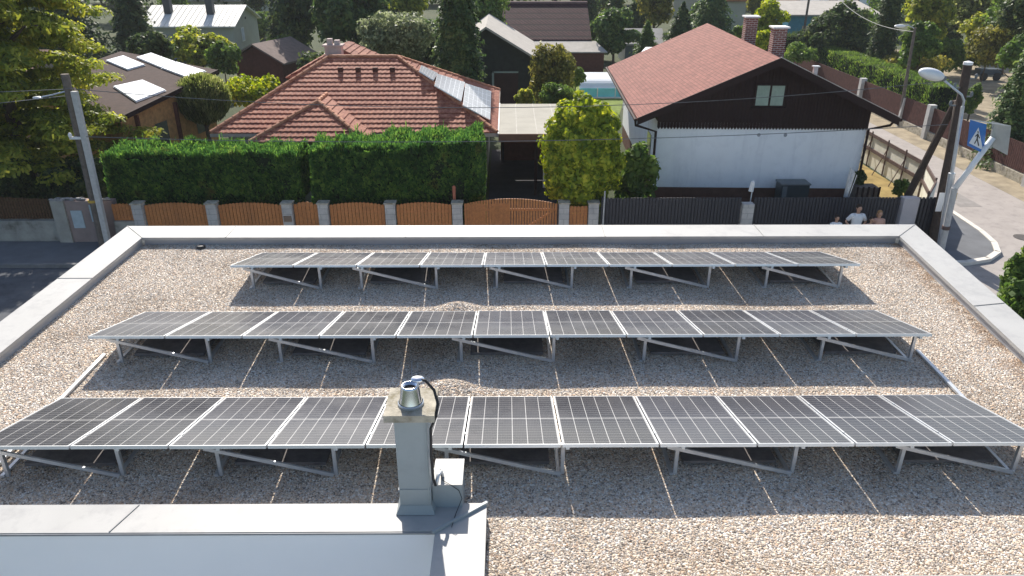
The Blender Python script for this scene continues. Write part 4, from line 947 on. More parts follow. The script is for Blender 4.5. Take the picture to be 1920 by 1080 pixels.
# hedges
def hedge(name, x0, x1, y0, y1, z1f, label, pal='hedge', tuft=.36, dens=520, rotz=0, z1r=None, cut=None):
    t = thing(name, ((x0+x1)/2,(y0+y1)/2,0), label, 'hedge')
    z1r = z1r or z1f
    W_, D_ = x1-x0, y1-y0
    zt = lambda x: z1f+(z1r-z1f)*(x-x0)/W_
    out = []
    n = int(W_*z1f*dens); X = rng.uniform(x0,x1,n); Z = rng.uniform(.1,1,n)**.9*zt(X); bul = .07*np.sin(X*2.3+Z*1.7)+.05*np.sin(X*5.1-Z*3.3)+.10*np.sin(X*.9)
    C = np.stack([X, y0-bul-rng.uniform(0,.06,n), Z],1)
    if cut is not None: C = C[~cut(C)]
    n = len(C); U = np.stack([rng.uniform(-.03,.03,n)+.02, rng.uniform(-.02,.02,n), rng.uniform(-.02,.02,n)],1); Vv = np.stack([rng.normal(size=n)*.03, rng.uniform(-.05,-.01,n), rng.uniform(.04,.09,n)],1)
    out.append(quads(C,U,Vv))
    for xs, sgn in ((x0,-1),(x1,1)):
        n = int(D_*z1f*dens); Y_ = rng.uniform(y0,y1,n); Z = rng.uniform(.1,1,n)*zt(xs); C = np.stack([xs+sgn*(.05*np.sin(Y_*3+Z*2)+rng.uniform(0,.1,n)), Y_, Z],1)
        if cut is not None: C = C[~cut(C)]
        n = len(C); U = rand_unit(n)*.025; Vv = np.stack([sgn*rng.uniform(.01,.06,n), rng.normal(size=n)*.03, rng.uniform(.04,.09,n)],1); out.append(quads(C,U,Vv))
    n = int(W_*D_*dens*2.2); X = rng.uniform(x0-.05,x1+.05,n); Y_ = rng.uniform(y0-.05,y1,n)
    hh = tuft*rng.uniform(.25,1,n)*(.75+.35*np.sin(X*3.1+Y_*2)*np.sin(X*7.3))*np.where(rng.uniform(size=n) < .03, 1.7, 1); base = zt(X)+.10*np.sin(X*1.1+2)*np.sin(Y_*2.2+X*.7)+.05*np.sin(X*4.3)
    C = np.stack([X, Y_, base+hh*.4],1); U = rand_unit(n)*np.array([.018,.018,.004]); Vv = np.stack([rng.normal(size=n)*.05, rng.normal(size=n)*.05-.01, hh*.5+.03],1); out.append(quads(C,U,Vv))
    f = foliage('foliage', np.concatenate(out), LF[pal], t)
    core = MB().box(x0+.08, x1-.08, y0+.12, y1-.05, .05 if cut is None else 1.3, min(z1f,z1r)-.02)
    if cut is not None: core.box(x0+.08, x1-.9, y0+.12, y1-.05, .05, 1.299)
    part('dark_core', core, mat('hedge_inside', (.012,.022,.010), 1, .3, 8), t)  # added solid dark box, its colour standing in for shade inside the hedge
    return t
hedge('clipped_hedge', -13.75, -7.28, 24.75, 26.6, 2.88, 'left block of the tall clipped green hedge behind the orange fence', cut=lambda C: (C[:,2] < 1.3) & (C[:,0] > -8.0+ (1.3-C[:,2])*-.3))
hedge('clipped_hedge', -6.68, -.95, 24.75, 26.6, 3.05, 'right block of the tall clipped green hedge beside the carport', z1r=3.35)
hd = hedge('street_hedge', 24.6, 26.2, 43.5, 63, 1.95, 'long low clipped hedge running beside the brown street fence', 'green', .2, 90)
hedge('far_hedge', 13.4, 30, 66, 68, 2.2, 'dark hedge mass below the white house at the far right back', 'dark', .3, 60)

# ================================================================== BACKGROUND BUILDINGS
def gable_house(t, x0, x1, y0, y1, ez, rz_, wm, rm, axis='x', ov=.4, seams=False, rot=0):
    c = ((x0+x1)/2, (y0+y1)/2); m = Matrix.Translation((c[0],c[1],0)) @ Matrix.Rotation(R(rot),4,'Z') @ Matrix.Translation((-c[0],-c[1],0))
    w = MB(m).box(x0,x1,y0,y1,0,ez)
    if axis == 'x':
        w.add([(x0,y0,ez+.001),(x0,y1,ez+.001),(x0,c[1],rz_-.1),(x1,y0,ez+.001),(x1,y1,ez+.001),(x1,c[1],rz_-.1)],[(0,2,1),(3,4,5),(0,3,5,2),(1,2,5,4)])
        q = [[(x0-ov,y0-ov,ez-.05),(x1+ov,y0-ov,ez-.05),(x1+ov,c[1],rz_),(x0-ov,c[1],rz_)], [(x0-ov,c[1]+.002,rz_),(x1+ov,c[1]+.002,rz_),(x1+ov,y1+ov,ez-.05),(x0-ov,y1+ov,ez-.05)]]
    else:
        w.add([(x0,y0,ez+.001),(x1,y0,ez+.001),(c[0],y0,rz_-.1),(x0,y1,ez+.001),(x1,y1,ez+.001),(c[0],y1,rz_-.1)],[(0,1,2),(4,3,5),(0,2,5,3),(1,4,5,2)])
        q = [[(x0-ov,y0-ov,ez-.05),(c[0],y0-ov,rz_),(c[0],y1+ov,rz_),(x0-ov,y1+ov,ez-.05)], [(c[0]+.002,y0-ov,rz_),(x1+ov,y0-ov,ez-.05),(x1+ov,y1+ov,ez-.05),(c[0]+.002,y1+ov,rz_)]]
    part('wall', w, wm, t); r_ = MB(m); [r_.slab(p_, .12) for p_ in q]; ro = part('roof', r_, rm, t)
    if seams:
        sm = MB(m); A,B,Cc,D = map(Vector, q[0])
        for k in range(1, 18): a = A.lerp(B,k/18); b_ = D.lerp(Cc,k/18); sm.bar(a+Vector((0,0,.02)), b_+Vector((0,0,.02)), .04, .05)
        part('standing_seams', sm, rm, ro)
    return ro, m
# cream house
chh = thing('cream_house', (-28,73,0), 'cream rendered house with white sheet metal roof and two dark flues', 'house')
ro, m_ = gable_house(chh, -32.3, -24.4, 69, 77, 2.85, 4.25, M_cream, M_sheet, 'x', .35, True, 2)
for px in (315, 394): q = PY(px, 20, 71.2); part('flue', MB().box(q.x-.3, q.x+.3, 71, 71.6, 3.3, 5.0).box(q.x-.36, q.x+.36, 70.95, 71.65, 5.002, 5.1), mat('dark_flue_cladding', (.06,.065,.07), .6), ro)
wn_ = part('window', MB(m_).box(-24.39, -24.34, 71.2, 72.1, 1.2, 2.4), M_white, chh); part('pane', MB(m_).box(-24.335, -24.33, 71.28, 72.02, 1.28, 2.32), mat('pale_shutter', (.55,.62,.72), .5), wn_)
part('garage_door', MB(m_).box(-31.9, -29.2, 68.94, 68.99, 0, 2.1), mat('grey_door', (.30,.31,.34), .6), chh)
part('attic_opening', MB(m_).box(-24.39, -24.35, 73, 73.25, 3, 3.2), M_black, chh)
# brown roof house with solar sheets
bh = thing('brown_wooden_house', (-18,38,0), 'honey coloured wooden house with brown roof carrying solar panels with sun glare painted white', 'house')
B_ = PZ(408,131,3.7); D_ = PZ(222,221,3.0); A_ = PZ(226,96,3.9); E_ = D_+(A_-B_)
nrm = (B_-D_).cross(A_-D_).normalized(); nrm = nrm if nrm.z > 0 else -nrm
ro = part('roof', MB().slab([D_,B_,A_,E_], .12, nrm), mat('brown_tile_sheet', (.065,.042,.036), .9, .25, 4, .4, 20), bh)
ctr = (A_+B_+D_+E_)/4; inn = [v_.lerp(ctr, .10) for v_ in (D_,B_,A_,E_)]
wmb = MB(); wmb.add([(v_.x,v_.y,0) for v_ in inn]+[(v_.x,v_.y,v_.z-.14) for v_ in inn], [(0,1,5,4),(1,2,6,5),(2,3,7,6),(3,0,4,7)])
part('wall', wmb, M_yelwood, bh)
d1 = (inn[1]-inn[0]); d1.z = 0; L1 = d1.length; d1.normalize(); n1 = Vector((d1.y,-d1.x,0))
for s, w, z0, z1 in ((2.2,.9,.9,2.1),(5.4,.8,.9,2.0)):
    a = inn[0]+d1*s; bq = a+d1*w; o = part('window', MB().add([(a+n1*.03).to_tuple()[:2]+(z0,), (bq+n1*.03).to_tuple()[:2]+(z0,), (bq+n1*.03).to_tuple()[:2]+(z1,), (a+n1*.03).to_tuple()[:2]+(z1,)], [(0,1,2,3)]), M_glass, bh)
for s in (1.0, 3.9): a = inn[0]+d1*s+n1*.05; part('post', MB().bar((a.x,a.y,0), (a.x,a.y,2.75), .16), M_redbrown, bh)
fsc = MB(); fsc.bar(D_+n1*.02-Vector((0,0,.08)), B_+n1*.02-Vector((0,0,.08)), .05, .2); part('fascia', fsc, M_wood_dk, ro)
def onroof(px, py):
    d = ray(px, py); t_ = (D_-Vector((0,0,CH))).dot(nrm)/d.dot(nrm); return Vector((0,0,CH))+d*t_
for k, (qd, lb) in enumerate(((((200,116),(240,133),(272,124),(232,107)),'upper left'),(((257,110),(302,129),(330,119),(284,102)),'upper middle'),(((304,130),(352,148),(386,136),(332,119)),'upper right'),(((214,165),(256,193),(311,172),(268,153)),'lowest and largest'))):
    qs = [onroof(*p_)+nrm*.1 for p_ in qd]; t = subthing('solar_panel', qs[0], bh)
    part('glass', MB().slab(qs, .05, nrm), mat('painted_glare_solar_glass', (.82,.84,.86), .38, .03), t)  # sun glare on the panels painted as a near white colour
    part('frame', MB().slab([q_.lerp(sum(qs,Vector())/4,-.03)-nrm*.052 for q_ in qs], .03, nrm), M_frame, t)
# left neighbour roof behind big tree
nb = thing('reddish_roof_house', (-32,42,0), 'small house with faded reddish roof half hidden behind the big yellow tree', 'house')
gable_house(nb, -37, -25.5, 39, 46, 2.6, 4.2, M_oldwall, mat('faded_red_roof', (.26,.16,.13), .85, .2, 3), 'x')
# shed between
sh_ = thing('brown_shed', (-19.4,56,0), 'small brown wooden shed with grey brown gable roof', 'shed')
q = PY(500,140,56); gable_house(sh_, q.x-1.9, q.x+2.1, 56, 60, 1.7, 2.9, M_redbrown, mat('shed_roof', (.22,.17,.15), .9, .2, 3), 'y', .5, rot=-18)
# dark garage
dg = thing('dark_gabled_barn', (0,49,0), 'dark timber barn with grey roof and wide door left of the purple roof', 'barn')
X_ = lambda px, Y: PY(px, 100, Y).x
dx0, dxa, dx1 = X_(888,47.8), X_(912,47.8), X_(1000,47.8)
part('wall', MB().add([(dx0,47.8,0),(dx1,47.8,0),(dx1,47.8,3.1),(dxa,47.8,4.75),(dx0,47.8,4.2),(dx0,56,0),(dx1,56,0),(dx1,56,3.1),(dxa,56,4.75),(dx0,56,4.2)], [(0,1,2,3,4),(9,8,7,6,5),(0,4,9,5),(1,6,7,2)]), mat('dark_green_boards', (.028,.033,.03), .85, .3, 4), dg)
part('roof', MB().slab([(dx0-.3,47.3,4.15),(dxa,47.3,4.9),(dxa,56.3,4.9),(dx0-.3,56.3,4.15)], .14).slab([(dxa+.002,47.3,4.9),(dx1+.3,47.3,3.0),(dx1+.3,56.3,3.0),(dxa+.002,56.3,4.9)], .14), M_lightroof, dg)
dd = part('door', MB().box(X_(926,47.8), X_(972,47.8), 47.72, 47.79, 0, 2.1), mat('maroon_door', (.05,.025,.022), .7), dg)
split('door_frame', MB().box(X_(922,47.8), X_(926,47.8)-.005, 47.72, 47.79, 0, 2.2).box(X_(922,47.8), X_(972,47.8), 47.72, 47.79, 2.105, 2.2), mat('pale_green_frame', (.30,.36,.34), .7), dd)
# purple roof house
ph = thing('purple_roofed_house', (3,64,0), 'long house with dark purple brown tiled roof and grey lean to in front', 'house')
x0, x1 = X_(942,60), X_(1108,60)
part('wall', MB().box(x0+.3, x1-.2, 60.5, 69, 0, 2.6), M_wood_dk, ph)
ro = part('roof', MB().slab([(x0,59.9,2.7),(x1,59.9,2.7),(x1,64.5,5.0),(x0,64.5,5.0)], .15).slab([(x0,64.503,5.0),(x1,64.503,5.0),(x1,69.3,2.7),(x0,69.3,2.7)], .15), M_tile_dk, ph)
part('ridge', MB().tube([(x0,64.5,5.03),(x1,64.5,5.03)], .12, 8), mat('ridge_pale_purple', (.22,.14,.13), .8), ro)
part('lean_to_roof', MB().slab([(x0+1.8,57.8,2.05),(x1+1.0,57.8,2.05),(x1+.3,59.85,2.6),(x0+1.8,59.85,2.6)], .08), M_lightroof, ph)
part('lean_to_wall', MB().box(x0+2, x1+.8, 58.2, 60.4, 0, 2.0), M_redbrown, ph)
# pool enclosure
pe = thing('pool_enclosure', (6.5,51,0), 'low arched pool enclosure with white roof and turquoise glazed front', 'pool enclosure')
xa, xb = X_(1088,51), X_(1190,51)
prof = [(0, .62)]+[(.15+1.3*(1-math.cos(a)), .62+.62*math.sin(a)) for a in [math.pi/2*i/6 for i in range(1, 7)]]+[(3.2, 1.2)]
V1 = [(xa, 50.6+y, z) for y, z in prof]+[(xb, 50.6+y, z) for y, z in prof]; n = len(prof)
part('roof_shell', MB().add(V1+[(x, y, z-.05) for x, y, z in V1], [(i, n+i, n+i+1, i+1) for i in range(n-1)]+[(2*n+i+1, 3*n+i+1, 3*n+i, 2*n+i) for i in range(n-1)]), M_poolw, pe)
part('glazed_front', MB().box(xa, xb, 50.55, 50.6, .1, .66), M_water, pe)
rb = MB()
for k in range(4): x = xa+(xb-xa)*k/3; rb.box(x-.03, x+.03, 50.5, 50.548, .05, .7)
split('rib', rb, M_white, pe); part('base_rail', MB().box(xa-.1, xb+.1, 50.4, 50.62, .02, .095), M_white, pe)
# far houses
gh = thing('white_canopy_roof', (12,52,0), 'white sloping canopy roof peeking out left of the shingle roof', 'canopy')
a = PZ(1180,98,2.6); part('roof', MB().slab([(X_(1165,48),47,2.3),(X_(1240,48),47,2.3),(X_(1262,52),53,3.0),(X_(1215,52),53,3.0)], .1), M_white, gh); part('post', MB().box(X_(1240,48)-.1, X_(1240,48), 47.1, 47.2, 0, 2.19), M_white, gh); part('post', MB().box(X_(1170,48), X_(1170,48)+.1, 47.2, 47.3, 0, 2.19), M_white, gh)
f1 = thing('grey_roof_hut', (14,64,0), 'low hut with pale grey roof between conifers left of the shingle roof', 'hut')
gable_house(f1, X_(1172,66), X_(1242,66), 66, 70, 1.7, 2.7, M_grey, M_lightroof, 'x', .2)
f2 = thing('orange_roofed_house', (26,95,0), 'distant house with orange red roof above the shingle roof ridge', 'house')
gable_house(f2, X_(1325,92), X_(1388,92), 92, 99, 3.4, 6.2, M_cream, M_orangeroof, 'x', .4)
f3 = thing('terracotta_house', (38,100,0), 'distant house with brownish terracotta walls above the blue shed', 'house')
gable_house(f3, X_(1478,98), X_(1518,98), 98, 104, 5.4, 7.4, mat('terracotta_render', (.36,.17,.10), .9), M_orangeroof, 'y', .3)
f4 = thing('white_far_house', (45,92,0), 'distant white house behind the wide dark pine', 'house')
ro, m_ = gable_house(f4, X_(1520,92), X_(1640,92), 92, 100, 4.4, 6.8, M_wall_blue, M_orangeroof, 'x', .5)
for px in (1545,1585,1620): x = X_(px,92); part('window', MB().box(x-.5, x+.5, 91.93, 91.99, 2.4, 3.7), M_glass, f4)
f5 = thing('blue_shed', (33,77,0), 'turquoise blue painted shed with pale lean to roof', 'shed')
x0, x1 = X_(1466,76), X_(1640,76)
part('wall', MB().box(x0+.2, x0+3.6, 76, 80, 0, 3.1), M_blueshed, f5)
part('roof', MB().slab([(x0,75.6,3.15),(x1,75.6,3.15),(x1,82,4.0),(x0,82,4.0)], .12), M_lightroof, f5)
part('side_wall', MB().box(x0+3.65, x1-.2, 76.2, 80, 0, 3.0), M_cream, f5)
part('door', MB().box(x0+1.6, x0+2.4, 75.93, 75.99, 0, 2.1), mat('pale_door', (.55,.45,.30), .7), f5)
f6 = thing('far_red_house', (14,110,0), 'small distant house with red roof above the brownish tree', 'house')
gable_house(f6, X_(1255,108), X_(1300,108), 108, 114, 3, 5.4, M_cream, M_orangeroof, 'x', .4)
f7 = thing('grey_far_roof', (-30,95,0), 'far pale grey roof showing behind the cream house ridge', 'house')
gable_house(f7, X_(330,95), X_(500,95), 95, 103, 3.2, 4.9, M_cream, M_lightroof, 'x', .4)
# green sheet by cream house, garden table like object
single('green_tarpaulin', MB().slab([PZ(435,124,.5),PZ(505,124,.5),PZ(500,112,.5),PZ(450,112,.5)][::1], .45), M_greenwat, 'pale green covered pond or tarpaulin below the cream house gable', 'tarpaulin')
# parked clutter on the dirt yard
wb = thing('garden_trailer', (PZ(1850,150).x,PZ(1850,150).y,0), 'small dark garden trailer parked on the dirt yard at the right', 'trailer')
q = PZ(1848,150)
part('body', MB().box(q.x-.8, q.x+.8, q.y-.4, q.y+.4, .45, .85), mat('trailer_blue', (.05,.07,.09), .6), wb)
part('wheel', MB().tube([(q.x-.5,q.y-.5,.3),(q.x-.5,q.y-.42,.3)], .3, 14), M_black, wb); part('wheel', MB().tube([(q.x+.5,q.y-.5,.3),(q.x+.5,q.y-.42,.3)], .3, 14), M_black, wb)
part('drawbar', MB().bar((q.x-.8,q.y,.5), (q.x-1.7,q.y-.1,.25), .06), M_post, wb)

# ================================================================== POLES, LAMPS, SIGNS, WIRES
lp = thing('utility_pole', (-13.8,23.75,0), 'weathered timber utility pole strapped to a concrete stub at the left fence', 'utility pole', 'utility poles by the road')
part('timber_pole', MB().tube([(-13.85,23.75,.1),(-13.75,23.75,5.85)], [.16,.12], 12), M_pole, lp)
part('concrete_stub', MB().bar((-13.62,23.6,.1), (-13.50,23.6,5.35), .17, .15), M_pconc, lp)
part('strap', MB().tube([(-13.84,23.75,1.7),(-13.84,23.75,1.78)], .18, 12), M_yellow, lp)
part('lamp_bracket', MB().tube([(-13.76,23.7,5.35),(-14.2,23.5,5.25),(-14.5,23.45,5.2)], .025, 6).ell((-14.6,23.45,5.18),(.16,.1,.05)), M_alu, lp)
split('insulator_bracket', MB().box(-14.0,-13.55,23.55,23.62,3.85,3.93).ell((-13.95,23.55,3.98),(.06,.06,.09)), M_white, lp)
# right cluster
def p2(px, py, Y): return PY(px, py, Y)
tp_ = p2(1818,120,24.0); bs = p2(1752,440,24.0)
up = thing('utility_pole', (bs.x,23.8,0), 'tall dark timber utility pole with brace at the street corner', 'utility pole', 'utility poles by the road')
bx = bs.x-.1
part('timber_pole', MB().tube([(bx,23.8,.1),(tp_.x-.05,24,tp_.z)], [.17,.13], 12), M_pole_dk, up)
part('second_pole', MB().tube([(bx+.25,24.1,.1),(p2(1818,140,24.2).x-.12,24.2,p2(1800,200,24.2).z+.2)], [.16,.14], 12), M_pole, up)
q = p2(1792,190,24.4); q2 = p2(1690,392,25.2); dr_ = (q2-q); e = q+dr_*((q.z-0.0)/(q.z-q2.z))
part('brace', MB().tube([(e.x,e.y,0), tuple(q)], [.14,.11], 10), M_pole_dk, up)
part('steel_cap', MB().lathe((tp_.x-.05,24,tp_.z), [(.14,-.02),(.14,.06),(.001,.10)], 12), M_lampw, up)
ins = MB()
for k in range(4): z = tp_.z-.45-.28*k; s = -1 if k % 2 else 1; ins.bar((tp_.x-.05,23.98,z), (tp_.x-.05+s*.28,23.9,z+.02), .04); ins.ell((tp_.x-.05+s*.3,23.9,z+.09), (.05,.05,.09), 8, 6)
split('insulator', ins, M_grey, up)
split('hazard_plate', MB().box(bx+.02,bx+.26,23.58,23.6,1.75,2.0).box(bx-.02,bx+.24,23.58,23.6,1.2,1.45), M_yellow, up)
part('notice_plate', MB().box(bx-.32,bx-.12,23.6,23.62,1.35,2.0), M_white, up)
# street lamp
b0 = p2(1762,462,23.2); t0 = p2(1806,195,23.2); h0 = p2(1766,146,23.2); h1 = p2(1727,133,23.2)
sx = b0.x+.02; slp = (t0.x-b0.x)/(t0.z-b0.z); base = Vector((b0.x-slp*b0.z, 23.2, .1))
lamp = thing('street_lamp', base, 'grey steel street lamp with curved arm and white oval head at the right corner', 'street lamp', 'street lamps')
sl_top = Vector((t0.x,23.2,t0.z)); jn_ = base.lerp(sl_top, .55)
part('pole', MB().tube([base, jn_], .105, 12).tube([jn_, base.lerp(sl_top,.985)], .055, 12), M_alu, lamp)
part('arm', MB().tube([base.lerp(sl_top,.985), sl_top+Vector((0,0,.1)), sl_top+Vector((-.12,0,.28)), Vector((h0.x,23.2,h0.z-.02))], .035, 10), M_alu, lamp, True)
lc = (Vector((h0.x,23.2,h0.z))+Vector((h1.x,23.2,h1.z)))/2
hmx = Matrix.Translation(lc) @ Matrix.Rotation(R(14),4,'Y')
hd_ = part('lamp_head', MB(hmx).ell((0,0,.0),(.42,.22,.18),20,12), M_lampw, lamp, True)
part('lamp_collar', MB(hmx).ell((.38,0,-.02),(.13,.09,.09),12,8), M_grey, hd_, True)
part('lens', MB(hmx).ell((-.05,0,-.05),(.32,.16,.13),16,10), mat('milky_lens', (.6,.6,.58), .3), hd_, True)
# crossing sign gantry
sb = p2(1766,462,22.9); se = p2(1790,352,22.9); st = p2(1862,258,22.9)
sp_ = thing('crossing_sign_pole', (sb.x,22.9,0), 'bent white steel pole carrying a blue pedestrian crossing sign pair', 'sign pole')
dirn = (se-sb); b2_ = sb-dirn*(sb.z/dirn.z)
part('pole', MB().tube([(b2_.x,22.9,.1), tuple(se)], .10, 12), M_pconc, sp_)
part('arm', MB().tube([tuple(se-Vector((.02,0,.1))), tuple(st)], .09, 12), M_lampw, sp_, True)
part('lower_clamp', MB().tube([tuple(sb+dirn*.3), tuple(sb+dirn*.36)], .125, 12), M_post, sp_)
part('mount', MB().bar((st.x,22.95,st.z-.35), (st.x,22.95,st.z+.45), .12, .06), M_signback, sp_)
# sign faces: left (front visible, blue) and right (back visible)
def signquad(pts, Y):
    return [PY(px, py, Y+dy) for px, py, dy in pts]
S1 = signquad([(1814,273,-.15),(1844,288,.12),(1850,233,.12),(1820,225,-.15)], 22.8)
S1b = [v_+Vector((.0,.03,0)) for v_ in S1]
sg = part('sign_plate', MB().add(S1+S1b, [(0,1,2,3),(7,6,5,4),(0,4,5,1),(1,5,6,2),(2,6,7,3),(3,7,4,0)]), M_signb, sp_)
o_, ux, uy = S1[0], S1[1]-S1[0], S1[3]-S1[0]; sn = ux.cross(uy).normalized(); sn = sn if sn.y < 0 else -sn
def sp(u, v_, k=1): return o_+ux*u+uy*v_+sn*(.004*k)
part('white_triangle', MB().add([sp(.06,.12),sp(.94,.12),sp(.5,.88)], [(0,1,2)]), M_signw, sg)
fig = MB()
def stroke(a, b_, w):
    a2, b2 = sp(*a, 2), sp(*b_, 2); fig.bar(a2, b2, w, .004, sn)
fig.add([sp(.5+.045*math.cos(k*math.pi/4), .70+.045*math.sin(k*math.pi/4)*.75, 2) for k in range(8)], [tuple(range(8))])
stroke((.5,.64),(.5,.42),.055); stroke((.5,.44),(.38,.2),.04); stroke((.5,.44),(.64,.2),.04); stroke((.5,.62),(.36,.48),.03); stroke((.5,.62),(.64,.50),.03)
part('walking_figure', fig, M_signk, sg)
S2 = signquad([(1861,276,.12),(1889,291,-.15),(1896,237,-.15),(1860,227,.12)], 22.85)
part('sign_plate', MB().add(S2+[v_+Vector((0,.03,0)) for v_ in S2], [(0,1,2,3),(7,6,5,4),(0,4,5,1),(1,5,6,2),(2,6,7,3),(3,7,4,0)]), M_signback, sp_)['label'] = 'grey back of the second crossing sign'
part('top_bar', MB().bar(S1[3]+Vector((0,.05,0)), S2[2]+Vector((0,.05,0)), .03), M_alu, sp_)
# background lamp
q = PZ(1685,236); tpp = PY(1716,52,q.y); 
bl = thing('street_lamp', (q.x,q.y,0), 'slim distant street lamp on timber pole beside the brown board fence', 'street lamp', 'street lamps')
part('pole', MB().tube([(q.x,q.y,0),(tpp.x,q.y,tpp.z)], [.11,.07], 8), M_pole, bl)
part('concrete_foot', MB().bar((q.x-.12,q.y-.1,0), (q.x-.02,q.y-.1,1.6), .16), M_pconc, bl)
part('arm', MB().tube([(tpp.x,q.y,tpp.z-.05),(tpp.x-.4,q.y,tpp.z+.12),(tpp.x-.7,q.y,tpp.z+.1)], .03, 6), M_alu, bl)
part('lamp_head', MB().ell((tpp.x-.85,q.y,tpp.z+.08),(.32,.13,.09)), M_lampw, bl, True)
q = PZ(1500,105); fp = single('distant_wire_pole', MB().tube([(q.x,q.y,0),(q.x,q.y,8.2)], [.12,.09], 8), M_pole, 'thin distant timber pole in front of the blue shed', 'pole', None, (q.x,q.y,0))
# wires
def wire(a, b_, sag, label, r=.011):
    a, b_ = Vector(a), Vector(b_); n = 24; pts = [a.lerp(b_, i/n)-Vector((0,0,4*sag*(i/n)*(1-i/n))) for i in range(n+1)]
    single('overhead_wire', MB().tube(pts, r, 5), mat('wire_grey', (.16,.16,.16), .6), label, 'wire', 'overhead wires', a)
wire((-13.75,23.6,5.45), (tp_.x-.05,24,tp_.z-.45), .75, 'upper overhead wire crossing in front of the red roof and dark gable')
wire((-13.75,23.55,3.95), (tp_.x-.2,24,tp_.z-1.9), .35, 'lower overhead wire crossing in front of the hedges and white wall', .012)
wire((-13.8,23.7,5.4), (-45,26,6.0), .6, 'overhead wire running left from the top of the left utility pole')
wire((-13.8,23.7,5.2), (-40,10,6.4), .6, 'overhead wire slanting towards the lower left from the left utility pole')
wire((q.x,q.y,7.9), (tpp.x,PZ(1685,236).y,tpp.z-.2), 1.3, 'distant overhead wire between the thin pole and distant street lamp', .02)

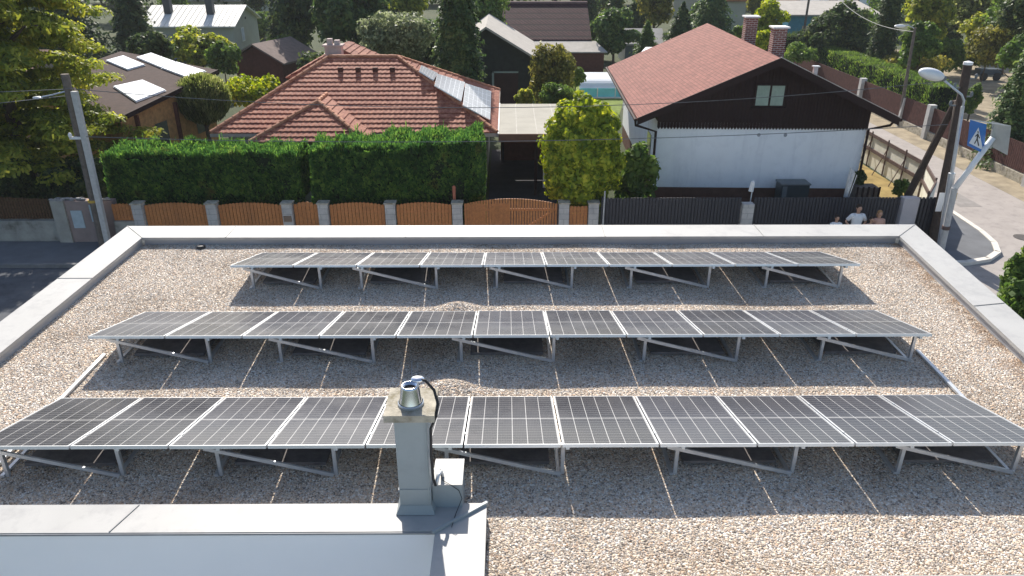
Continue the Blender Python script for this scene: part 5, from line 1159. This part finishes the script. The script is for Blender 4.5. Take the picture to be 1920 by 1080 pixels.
# ================================================================== PEOPLE
def person(x, y, h, label, shirt, hair, pose='hips', longhair=False, face=-1):
    t = thing('person', (x,y,.1), label, 'person')
    s = h/1.75; z0 = .1
    P_ = {}; E = []
    def v(n, px, py, pz, r): P_[n] = ((x+px*s, y+py*s*face*-1, z0+pz*s), r*s)
    v('pel',0,0,.95,.135); v('waist',0,0,1.1,.12); v('chest',0,0,1.30,.145); v('neck0',0,0,1.46,.06); v('neck1',0,0,1.53,.055); v('head0',0,-.01,1.60,.085); v('head1',0,-.01,1.69,.088)
    ed = [('pel','waist'),('waist','chest'),('chest','neck0'),('neck0','neck1'),('neck1','head0'),('head0','head1')]
    for sd_, q in ((-1,'l'),(1,'r')):
        v('hip'+q, sd_*.09,0,.88,.095); v('knee'+q, sd_*.11,-.02,.48,.058); v('ank'+q, sd_*.12,0,.08,.04); v('toe'+q, sd_*.13,-.16,.035,.035)
        v('sh'+q, sd_*.18,0,1.40,.062)
        if pose == 'hips': v('el'+q, sd_*.36,.06,1.16,.042); v('wr'+q, sd_*.20,-.06,1.0,.03); v('hd'+q, sd_*.15,-.08,.97,.035)
        else: v('el'+q, sd_*.25,.02,1.13,.042); v('wr'+q, sd_*.22,-.10,.92,.03); v('hd'+q, sd_*.20,-.13,.85,.035)
        ed += [('pel','hip'+q),('hip'+q,'knee'+q),('knee'+q,'ank'+q),('ank'+q,'toe'+q),('chest','sh'+q),('sh'+q,'el'+q),('el'+q,'wr'+q),('wr'+q,'hd'+q)]
        hx, hy, hz = (sd_*.15,-.08,.97) if pose == 'hips' else (sd_*.20,-.13,.85)
        for f in range(5):
            L_ = (.05,.08,.085,.08,.06)[f]; v(f'f{q}{f}', hx-sd_*(.02 if f else -.03), hy-.02-.015*f, hz-L_+(0 if f else .02), .009); ed.append(('hd'+q, f'f{q}{f}'))
    names = list(P_); me = bpy.data.meshes.new('body'); me.from_pydata([tuple(Vector(P_[k][0])-Vector((x,y,.1))) for k in names], [(names.index(a), names.index(b)) for a, b in ed], [])
    o = bpy.data.objects.new('body', me); COL.objects.link(o)
    md = o.modifiers.new('skin','SKIN'); me.skin_vertices[0].data[0].use_root = True
    for i, k in enumerate(names): me.skin_vertices[0].data[i].radius = (P_[k][1],)*2
    o.modifiers.new('sub','SUBSURF').levels = 1
    dg_ = bpy.context.evaluated_depsgraph_get(); bm_ = bpy.data.meshes.new_from_object(o.evaluated_get(dg_)); bpy.data.objects.remove(o)
    bm_.materials.clear()
    bo = link('body', bm_, M_skin, t); ROOT[bo.name] = Vector((x,y,.1)); bm_.shade_smooth()
    # shirt: slightly inflated shell of torso and sleeves
    sh = MB(); sh.lathe((x,y,z0), [(.15*s,.90*s),(.155*s,1.0*s),(.15*s,1.12*s),(.175*s,1.28*s),(.17*s,1.38*s),(.12*s,1.45*s),(.075*s,1.48*s)], 16)
    sh.v = [(x+(a-x)*1.15, y+(b-y)*.85, c) for a, b, c in sh.v]
    for q in 'lr':
        a, b2 = Vector(P_['sh'+q][0]), Vector(P_['el'+q][0]); sh.tube([a.lerp(Vector((x,y,a.z)),.3), a, a.lerp(b2,.75)], [.085*s,.08*s,.07*s], 10)
    part('shirt', sh, shirt, t, True)
    tr_ = MB().lathe((x,y,z0), [(.15*s,.93*s),(.17*s,.85*s),(.15*s,.80*s)], 12)
    for q in 'lr': tr_.tube([P_['hip'+q][0], P_['knee'+q][0], P_['ank'+q][0]], [.11*s,.08*s,.06*s], 10)
    part('trousers', tr_, M_denim, t, True)
    hz = z0+1.69*s; fy = face
    hr = MB().ell((x, y-fy*.02*s, hz+.02*s), (.098*s,.108*s,.10*s), 14, 8)
    if longhair: hr.ell((x, y-fy*.05*s, hz-.08*s), (.105*s,.08*s,.15*s), 12, 8)
    part('hair', hr, hair, t, True)
    fc = MB().ell((x, y+fy*.045*s, hz-.03*s), (.075*s,.07*s,.098*s), 12, 8).ell((x, y+fy*.118*s, hz-.035*s), (.013*s,.018*s,.022*s), 6, 4)
    for sd_ in (-1,1): fc.ell((x+sd_*.088*s, y, hz-.03*s), (.015*s,.02*s,.03*s), 6, 4)
    part('face', fc, M_skin, t, True)
    ey = MB()
    for sd_ in (-1,1): ey.ell((x+sd_*.03*s, y+fy*.108*s, hz-.015*s), (.012*s,.008*s,.006*s), 6, 4)
    ey.ell((x, y+fy*.105*s, hz-.08*s), (.025*s,.01*s,.006*s), 6, 4)
    part('eyes_and_mouth', ey, M_hair, t)
    return t
YP = 23.0
person(PY(1607,410,YP).x, YP, 1.66, 'person in white t-shirt standing hands on hips before the dark fence', M_shirt, M_hair, 'hips')
person(PY(1566,415,YP).x, YP-.1, 1.34, 'dark haired person in white top standing left of the person with hands on hips', M_shirt, M_hair, 'down')
person(PY(1648,410,YP).x, YP, 1.46, 'person with light brown hair and salmon top near the dark fence', M_top, M_hair2, 'down', True)
person(PY(1630,420,YP).x, YP-.1, 1.28, 'small person with brown hair between the two taller people', M_top, M_hair, 'down', True)

# ================================================================== AIR
hz = MB().box(-420, 420, -62, 720, -1.0, 14.5)
m_ = bpy.data.materials.new('summer_air'); m_.use_nodes = True; nt = m_.node_tree; nt.nodes.remove(nt.nodes['Principled BSDF'])
vp_ = nt.nodes.new('ShaderNodeVolumePrincipled'); vp_.inputs['Color'].default_value = (.86,.90,.94,1); vp_.inputs['Density'].default_value = .0004
nt.links.new(vp_.outputs[0], nt.nodes['Material Output'].inputs['Volume'])
tag(part('haze', hz, m_), 'faint summer haze in the air over the gardens', 'haze', None, 'stuff')
